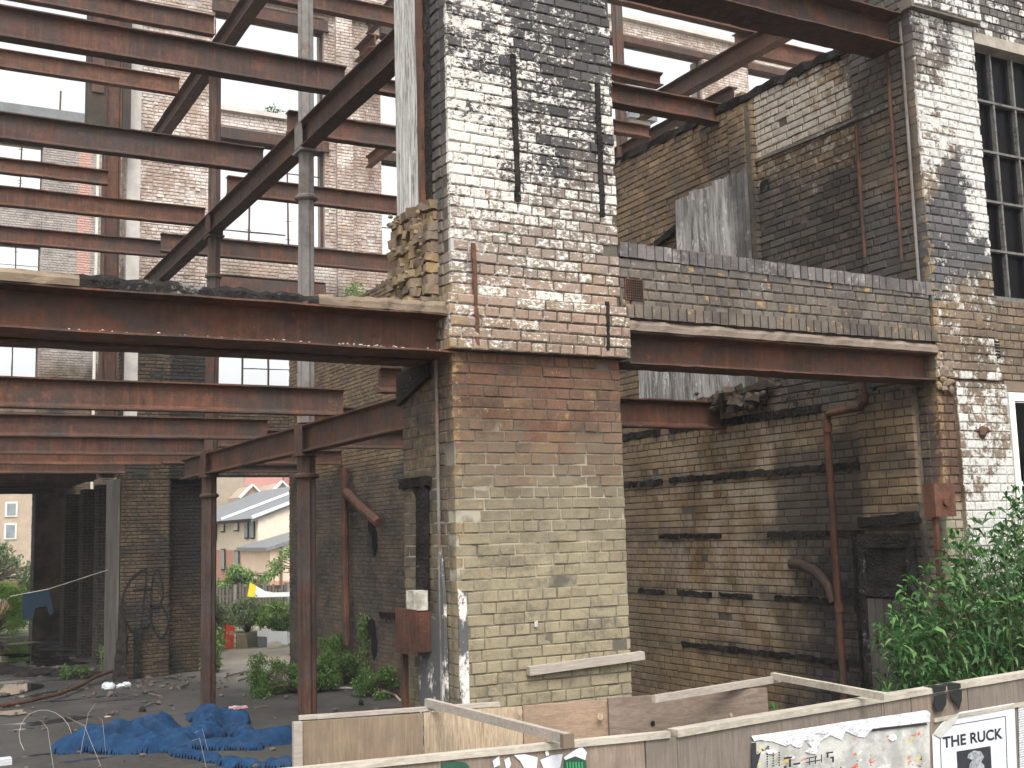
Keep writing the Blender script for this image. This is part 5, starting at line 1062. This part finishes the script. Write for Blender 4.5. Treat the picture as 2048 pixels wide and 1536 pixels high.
for (pa, pb) in (((14, 1007), (31, 1030)), ((12, 1050), (29, 1075)), ((-40, 1007), (-22, 1030))):
    a, b = onY(*pa, 75), onY(*pb, 75); mb = MB(); mb.box(a[0]-.1, b[0]+.1, 74.93, 75.0, b[2]-.1, a[2]+.1); f = mb.build('window', M['wtrim'], lb); mb = MB(); mb.box(a[0], b[0], 74.9, 74.93, b[2], a[2]); mb.build('pane', M['glass'], f)
# chimney seen over the side wall
a, b = onY(1262, 240, 40), onY(1303, 300, 40)
ch = empty('chimney_stack', (a[0], 40, 0), 'grey brick stack seen over the brown side wall right of the pier', 'chimney'); mb = MB(); mb.box(a[0], b[0], 40, 42, 8, onY(1290, 242, 40)[2]); mb.build('brickwork', plain('grey stack', (.42, .39, .34), (.33, .31, .27), 5), ch)
mb = MB(); z = onY(1290, 242, 40)[2]; mb.box(a[0]-.2, b[0]+.25, 39.8, 42.2, z, z+.25); mb.build('cap', M['slate'], ch)

# ---------------------------------------------------------------- hoarding
A0, A1 = Vector((1.0, 5.15, 0)), Vector((3.53, 4.797, 0)); B0, B1 = Vector((3.53, 4.797, 0)), Vector((9.0, 5.43, 0))
HT = 1.70
def onH(px, py, off=0.):
    d = (B1-B0).normalized(); n = Vector((d.y, -d.x, 0)); r = Vector(_ray(px, py)); c = Vector((0, 0, CAMH)); p0 = B0+n*off
    return c+r*((p0-c).dot(n)/r.dot(n))
def onA(px, py, off=0.):
    d = (A1-A0).normalized(); n = Vector((d.y, -d.x, 0)); r = Vector(_ray(px, py)); c = Vector((0, 0, CAMH)); p0 = A0+n*off
    return c+r*((p0-c).dot(n)/r.dot(n))
hd = empty('hoarding', (4.5, 5.0, 0), 'weathered plywood hoarding with a pale top rail running along the bottom of the photo', 'hoarding')
woods = [wood('hoarding panel %d' % i, a, b, 'z', 1.1, dc=.42) for i, (a, b) in enumerate((((.27, .22, .18), (.155, .125, .10)), ((.31, .245, .19), (.175, .135, .105)), ((.25, .21, .175), (.145, .12, .10)), ((.32, .235, .17), (.18, .13, .095))))]
def panel(a, b, z0, z1, th, mat, par, name='board_panel'):
    a = Vector(a); b = Vector(b); mb = MB(); d = (b-a).normalized(); n = Vector((-d.y, d.x, 0))*th
    mb.poly([a+Vector((0, 0, z0)), b+Vector((0, 0, z0)), b+Vector((0, 0, z1)), a+Vector((0, 0, z1))], n); return mb.build(name, mat, par)
def lerp(P, Q, t): return P.lerp(Q, t)
xa_ = lambda px: (onH(px, 1500)-B0).length/(B1-B0).length if px > 1345 else 0
panel(A0, lerp(A0, A1, .52), 0, HT-.03, .018, woods[0], hd); panel(lerp(A0, A1, .524), lerp(A0, A1, .93), 0, HT-.028, .018, woods[1], hd); panel(lerp(A0, A1, .933), A1, 0, HT-.03, .018, woods[2], hd)
cuts = [0, xa_(1457), xa_(1500), xa_(1672), xa_(1862), xa_(2040), 1]
for i in range(len(cuts)-1): panel(lerp(B0, B1, cuts[i]+.0006), lerp(B0, B1, cuts[i+1]-.0006), 0, HT-.028, .018, woods[(i+2) % 4], hd)
def rail(a, b, z, w, h, mat, par, name='top_rail'):
    a = Vector(a)+Vector((0, 0, z)); b = Vector(b)+Vector((0, 0, z)); d = (b-a).normalized(); n = Vector((-d.y, d.x, 0)); mb = MB(); mb.beam(a+n*(w/2-.012), b+n*(w/2-.012), w, h, jit=.0015, seg=10); return mb.build(name, mat, par)
rail(A0, lerp(A0, A1, .985), HT-.012, .05, .03, M['rail'], hd); rail(B0, B1, HT-.010, .075, .034, M['rail'], hd)
d_ = (B1-B0).normalized(); n_ = Vector((d_.y, -d_.x, 0))
# lower skirting strip under the rail on the right
mb = MB(); mb.poly([onH(1870, 1437, .012), onH(2060, 1402, .012), onH(2060, 1410, .012), onH(1870, 1445, .012)], -n_*.01); mb.build('strip', M['rail'], hd)
# black drips over the rail
kk = NM('bitumen'); M['bit'] = kk.fin((.018, .02, .02), .35)
for pts in ([(1868, 1392), (1893, 1386), (1892, 1408), (1884, 1422), (1874, 1424), (1867, 1410)], [(1897, 1385), (1923, 1378), (1923, 1400), (1917, 1421), (1911, 1405), (1903, 1398)]):
    mb = MB(); mb.poly([onH(a, b, .022) for a, b in pts], n_*.003); u_, v_ = onH(*pts[0], .022), onH(pts[0][0]+25, pts[0][1]-6, .022)
    mb.add([(u_.x, u_.y, HT+.0095), (v_.x, v_.y, HT+.0095), (v_.x, v_.y+.075, HT+.0095), (u_.x, u_.y+.075, HT+.0095), (u_.x, u_.y, HT-.02), (v_.x, v_.y, HT-.02)], [(0, 1, 2, 3), (4, 5, 1, 0)])
    tag(mb.build('tar_drip', M['bit']), 'black tar drip over the hoarding rail, %s of the pair' % ('left and blunter' if pts[0][0] < 1890 else 'right and more pointed'), 'stain', 'tar drips on the hoarding rail')
# back board
bb = empty('rear_hoarding_boards', (3.5, 6.0, 0), 'row of brown boards standing behind the front hoarding at the pier foot', 'hoarding')
C0, C1 = Vector((2.07, 6.34, 0)), Vector((4.83, 5.645, 0)); cc = lambda px: (Vector(onZ(px, 1412, 1.7))-C0).xy.length/(C1-C0).xy.length
panel(C0, lerp(C0, C1, .255), .2, 1.695, .02, wood('brown board', (.30, .225, .155), (.19, .135, .09), 'z', 1.3, dc=.4), bb); panel(lerp(C0, C1, .257), lerp(C0, C1, .46), .2, 1.697, .02, M['plyl'], bb)
panel(lerp(C0, C1, .462), lerp(C0, C1, .66), .2, 1.70, .02, wood('orange board', (.38, .27, .185), (.25, .175, .12), 'x', 1.2, dc=.35), bb)
panel(lerp(C0, C1, .64)+Vector((0, -.03, 0)), C1+Vector((0, -.03, 0)), 1.15, 1.715, .022, M['plank'], bb)
mb = MB(); 
def onC(px, py, off): 
    d = (C1-C0).normalized(); n = Vector((d.y, -d.x, 0)); r = Vector(_ray(px, py)); c = Vector((0, 0, CAMH)); p0 = C0+Vector((0, -.03, 0))+n*off; return c+r*((p0-c).dot(n)/r.dot(n))
h_ = onC(1306, 1447, .0); mb.tube([h_+Vector((0, -.003, 0)), h_+Vector((0, .002, 0))], .016, 14); mb.build('knot_hole', M['black'], bb)
for px, py, s in ((1200, 1433, .020), (1462, 1430, .013), (1040, 1425, .016)):
    q = onC(px, py, .001); mb = MB(); mb.tube([q, q+Vector((0, -.003, 0))], s, 12); mb.build('knot', M['plyl'], bb)
mb = MB(); mb.beam(C0+Vector((.05, .05, 1.71)), lerp(C0, C1, .42)+Vector((0, .05, 1.715)), .05, .02, seg=4, jit=.002); mb.build('cap_strip', M['batten'], bb)
mb = MB(); mb.beam(C0+Vector((.02, -.02, .2)), C0+Vector((.02, -.02, 1.7)), .05, .03, jit=.001, seg=4); mb.build('end_batten', M['batten'], bb)
def stick(a, b, w, h, label, mat='batten'):
    mb = MB(); mb.beam(a, b, w, h, jit=.001, seg=6); tag(mb.build('timber_brace', M[mat]), label, 'brace', 'timber braces across the hoardings')
stick((2.83, 6.22, 1.745), (2.865, 4.74, 1.745), .035, .045, 'timber brace crossing from the pier foot to the front hoarding rail')
mb = MB(); mb.box(2.84, 2.90, 4.735, 4.765, 1.70, 1.765); tag(mb.build('wooden_block', M['brownb']), 'small dark end block where the left brace meets the front rail', 'block')
stick((3.9, 5.50, 1.745), (5.02, 5.72, 1.745), .03, .04, 'timber brace lying along the back boards behind the front rail')
stick((4.97, 5.72, 1.765), (4.93, 4.75, 1.745), .035, .04, 'timber brace running to the front rail below the right bay', 'rail')
mb = MB(); mb.beam((4.75, 6.75, 1.45), (5.35, 6.60, 1.50), .02, .10); tag(mb.build('loose_board', M['brownb']), 'low brown board just right of the pier foot', 'board')

# ---------------------------------------------------------------- posters
def quad(m, pts, off, th, on=onH): m.poly([on(a, b, off) for a, b in pts], n_*th)
paper = lambda nm, c1, c2: plain(nm, c1, c2, 10, .75)
M['paperw'] = paper('white paper', (.66, .68, .71), (.52, .54, .57)); M['paperg'] = paper('grey wet paper', (.50, .50, .45), (.40, .40, .37)); M['ink'] = paper('black ink', (.02, .02, .025), (.035, .035, .04))
M['pred'] = paper('red print', (.60, .10, .05), (.7, .2, .12)); M['pyel'] = paper('yellow print', (.70, .55, .12), (.6, .5, .2)); M['pgreen'] = paper('dark green print', (.02, .06, .04), (.03, .10, .06))
tpz = empty('torn_poster', tuple(onH(1680, 1490)), 'torn layered poster with red and yellow fragments on the hoarding left of the lettered poster', 'poster')
mb = MB(); quad(mb, [(1503, 1484), (1560, 1477), (1640, 1462), (1740, 1443), (1858, 1423), (1860, 1560), (1506, 1570)], .004, .002)
kk = NM('torn printed layers'); c = kk.mix(kk.rng(kk.noise(7, 4), .4, .6), (.50, .50, .46), (.33, .33, .31)); vv = kk.vec(1, 1, 2.0)
c = kk.mix(crisp(kk, .30, 11, .01, vv), c, (.72, .73, .74)); c = kk.mix(kk.m('MULTIPLY', crisp(kk, .30, 13, .01, kk.vec(.8, 1, 2.6), 5, .6), kk.rng(kk.x, 4.3, 4.5)), c, (.55, .10, .05))
c = kk.mix(kk.m('MULTIPLY', crisp(kk, .34, 15, .01, kk.vec(1.1, 1, 1.7), 5, .65), kk.m('MAXIMUM', kk.rng(kk.x, 5.22, 5.3), kk.rng(kk.x, 4.45, 4.35))), c, (.62, .48, .12)); c = kk.mix(crisp(kk, .22, 17, .01, kk.vec(1.3, 1, 2.2), 5, .7), c, (.04, .04, .045))
M['layers'] = kk.fin(c, .7, kk.noise(22, 4), .6); mb.build('backing', M['layers'], tpz)
mb = MB()
quad(mb, [(1502, 1472), (1600, 1458), (1700, 1442), (1800, 1428), (1853, 1420), (1860, 1427), (1859, 1443), (1830, 1447), (1790, 1452), (1745, 1457), (1728, 1475), (1712, 1472), (1690, 1462), (1683, 1480), (1660, 1470), (1640, 1482), (1600, 1480), (1570, 1492), (1545, 1483), (1520, 1480), (1508, 1482)], .008, .003)
rs = random.Random(8)
for k_ in range(9):
    px = rs.uniform(1520, 1800); py = 1490-(px-1500)*.17+rs.uniform(-8, 40); s = rs.uniform(6, 17); pts = [(px+s*math.cos(a)*rs.uniform(.5, 1.3), py+s*.6*math.sin(a)*rs.uniform(.5, 1.3)) for a in np.linspace(0, 6.28, 8)[:-1]]; quad(mb, pts, .010+.0006*k_, .0006)
kk = NM('creased paper'); M['crease'] = kk.fin(kk.mix(kk.rng(kk.noise(14, 5, .7), .4, .7), (.80, .81, .82), (.50, .52, .54)), .7, kk.noise(18, 5, .7), .9, .03); mb.build('torn_paper', M['crease'], tpz)
for k_ in range(0): pass
mb = MB()
for (px, py, w, h) in [(1533+12*i, 1507+5*j-1.5*i, 3, 3) for i in range(3) for j in range(6)]+[(1568, 1515, 16, 4), (1578, 1519, 4, 16), (1586, 1527, 14, 4), (1568, 1532, 5, 8), (1612, 1516, 22, 2), (1612, 1524, 30, 2), (1618, 1516, 2, 14), (1630, 1512, 2, 16), (1642, 1509, 2, 16), (1652, 1505, 14, 3), (1653, 1508, 4, 8), (1660, 1514, 8, 3), (1664, 1516, 4, 9)]: quad(mb, [(px, py), (px+w, py-w*.17), (px+w, py+h-w*.17), (px, py+h)], .030, .0004)
quad(mb, [(1503, 1486), (1512, 1485), (1513, 1510), (1522, 1504), (1512, 1540), (1503, 1540)], .012, .0005)
quad(mb, [(1838, 1447), (1852, 1445), (1855, 1450), (1742, 1463), (1745, 1458)], .014, .0005)
mb.build('black_print', M['ink'], tpz)
# scraps of older posters further left
sc = empty('poster_scraps', tuple(onA(1100, 1520)), 'scraps of white and dark green torn paper on the hoarding at the bottom centre', 'poster')
nA = Vector(((A1-A0).normalized().y, -(A1-A0).normalized().x, 0))
def quadA(m, pts, off, th): m.poly([onA(a, b, off) for a, b in pts], nA*th)
mb = MB()
for pts in ([(1027, 1510), (1050, 1508), (1075, 1515), (1072, 1545), (1050, 1540), (1040, 1522)], [(1008, 1520), (1018, 1514), (1022, 1528), (1014, 1545)], [(1080, 1520), (1105, 1510), (1125, 1508), (1120, 1535), (1090, 1545)], [(1127, 1515), (1150, 1500), (1163, 1492), (1173, 1505), (1170, 1520), (1150, 1512), (1130, 1520)], [(985, 1522), (998, 1512), (1000, 1530), (988, 1535)], [(1090, 1504), (1094, 1496), (1098, 1510), (1092, 1512)]): quadA(mb, pts, .004, .003)
mb.build('white_scrap', M['paperw'], sc)
mb = MB(); quadA(mb, [(1128, 1521), (1150, 1514), (1172, 1521), (1174, 1560), (1126, 1560)], .003, .002); mb.build('green_scrap', M['pgreen'], sc); mb = MB(); quadA(mb, [(880, 1528), (905, 1522), (930, 1524), (940, 1535), (890, 1540)], .003, .002); mb.build('green_scrap', M['pgreen'], sc)
mb = MB()
for i in range(6): quadA(mb, [(1133+6*i, 1524), (1134.5+6*i, 1523.7), (1136+6*i, 1545), (1134+6*i, 1545)], .0055, .0005)
mb.build('green_stripes', paper('bright green print', (.05, .45, .12), (.04, .35, .10)), sc)
# lettered poster
lp = empty('lettered_poster', tuple(onH(1950, 1480)), 'white poster reading THE RUCK above a dark square photograph', 'poster')
mb = MB(); quad(mb, [(1864, 1470), (1885, 1444), (1920, 1424), (2028, 1406), (2034, 1560), (1868, 1580)], .005, .003); mb.build('sheet', M['paperw'], lp)
mb = MB(); quad(mb, [(1866, 1468), (1890, 1444), (1918, 1428), (1912, 1442), (1898, 1458), (1880, 1476)], .013, .001); mb.build('curled_corner', M['paperg'], lp)
mb = MB()
for a, b, c, d in (((1880, 1454), (2010, 1432), (2010, 1433.5), (1880, 1455.5)), ((1879, 1454), (1880.5, 1454), (1884, 1560), (1882.5, 1560)), ((2010, 1432), (2011.5, 1432), (2016, 1560), (2014.5, 1560))): quad(mb, [a, b, c, d], .0085, .0004)
mb.build('printed_border', M['ink'], lp)
mb = MB(); quad(mb, [(1913, 1503), (1981, 1492), (1985, 1570), (1917, 1580)], .0085, .0005); mb.build('printed_square', M['ink'], lp)
mb = MB(); quad(mb, [(1937, 1508), (1948, 1501), (1962, 1503), (1968, 1514), (1962, 1524), (1968, 1530), (1970, 1550), (1936, 1550), (1940, 1527), (1945, 1520), (1935, 1516)], .0095, .0005); quad(mb, [(1945, 1512), (1956, 1508), (1960, 1516), (1950, 1520)], .0105, .0003); mb.build('grey_figure_print', plain('grey halftone', (.50, .52, .54), (.12, .12, .13), 40), lp)
tc = bpy.data.curves.new('lettering', 'FONT'); tc.body = 'THE RUCK'; tc.size = 1; tc.align_x = 'LEFT'; tc.offset = .03; tc.space_character = 1.02
to = bpy.data.objects.new('tmp', tc); S.collection.objects.link(to); bpy.context.view_layer.update()
me = bpy.data.meshes.new_from_object(to.evaluated_get(bpy.context.evaluated_depsgraph_get())); bpy.data.objects.remove(to)
co = np.array([v.co[:] for v in me.vertices]); w_ = co[:, 0].max()-co[:, 0].min(); h_ = co[:, 1].max()-co[:, 1].min()
bl, br, tl = onH(1886, 1497, .0095), onH(2006, 1477, .0095), onH(1885, 1474, .0095)
U_, V_ = (br-bl), (tl-bl); mb = MB(); mb.add([bl+U_*float((c[0]-co[:, 0].min())/w_)+V_*float((c[1]-co[:, 1].min())/h_) for c in co], [tuple(p.vertices) for p in me.polygons]); mb.build('lettering', M['ink'], lp)
np_ = MB(); quad(np_, [(2036, 1412), (2075, 1406), (2078, 1560), (2040, 1565)], .005, .003)
kk = NM('newsprint'); wv = kk.n('ShaderNodeTexWave'); wv.bands_direction = 'Z'; wv.inputs['Scale'].default_value = 22; kk.L(kk.P, wv.inputs[0]); M['news'] = kk.fin(kk.mix(kk.m('MULTIPLY', kk.rng(wv.outputs['Fac'], .45, .55), kk.rng(kk.noise(120), .4, .6)), (.55, .57, .58), (.12, .12, .13)), .8)
tag(np_.build('newsprint_sheet', M['news']), 'grey newsprint sheet pasted at the right edge beside the lettered poster', 'poster')
# dry stalks over the blue cloth
mb = MB(); rs = random.Random(71)
for k_ in range(6):
    p = onZ(rs.uniform(100, 420), rs.uniform(1500, 1560), 0); q = Vector(p)+Vector((rs.uniform(-.3, .3), rs.uniform(0, .8), rs.uniform(.25, .6))); mb.tube([p, Vector(p).lerp(q, .5)+Vector((0, 0, .2)), q], [.003, .0025, .002], 4)
mb.tube([onZ(90, 1530, .02)+np.array((0.6*math.cos(t)*.5, 0.5*math.sin(t), .35+.25*math.sin(t))) for t in np.linspace(0, 3.6, 12)], .0035, 5)
tag(mb.build('dry_stalks', M['batten']), 'thin dry stalks and wire curling over the blue cloth', 'stalks')
print('objects', len(bpy.data.objects), 'faces', sum(len(o.data.polygons) for o in bpy.data.objects if o.type == 'MESH'))

# thin damp air over the site, far things wash out slightly
mb = MB(); mb.box(-60, 90, -30, 170, -1.2, 30)
k = bpy.data.materials.new('haze'); k.use_nodes = True; k.node_tree.nodes.clear(); o_ = k.node_tree.nodes.new('ShaderNodeOutputMaterial'); v_ = k.node_tree.nodes.new('ShaderNodeVolumePrincipled')
v_.inputs['Color'].default_value = (.93, .95, .97, 1); v_.inputs['Density'].default_value = .0011; v_.inputs['Anisotropy'].default_value = .2; k.node_tree.links.new(v_.outputs[0], o_.inputs['Volume'])
tag(mb.build('haze', k), kind='stuff')
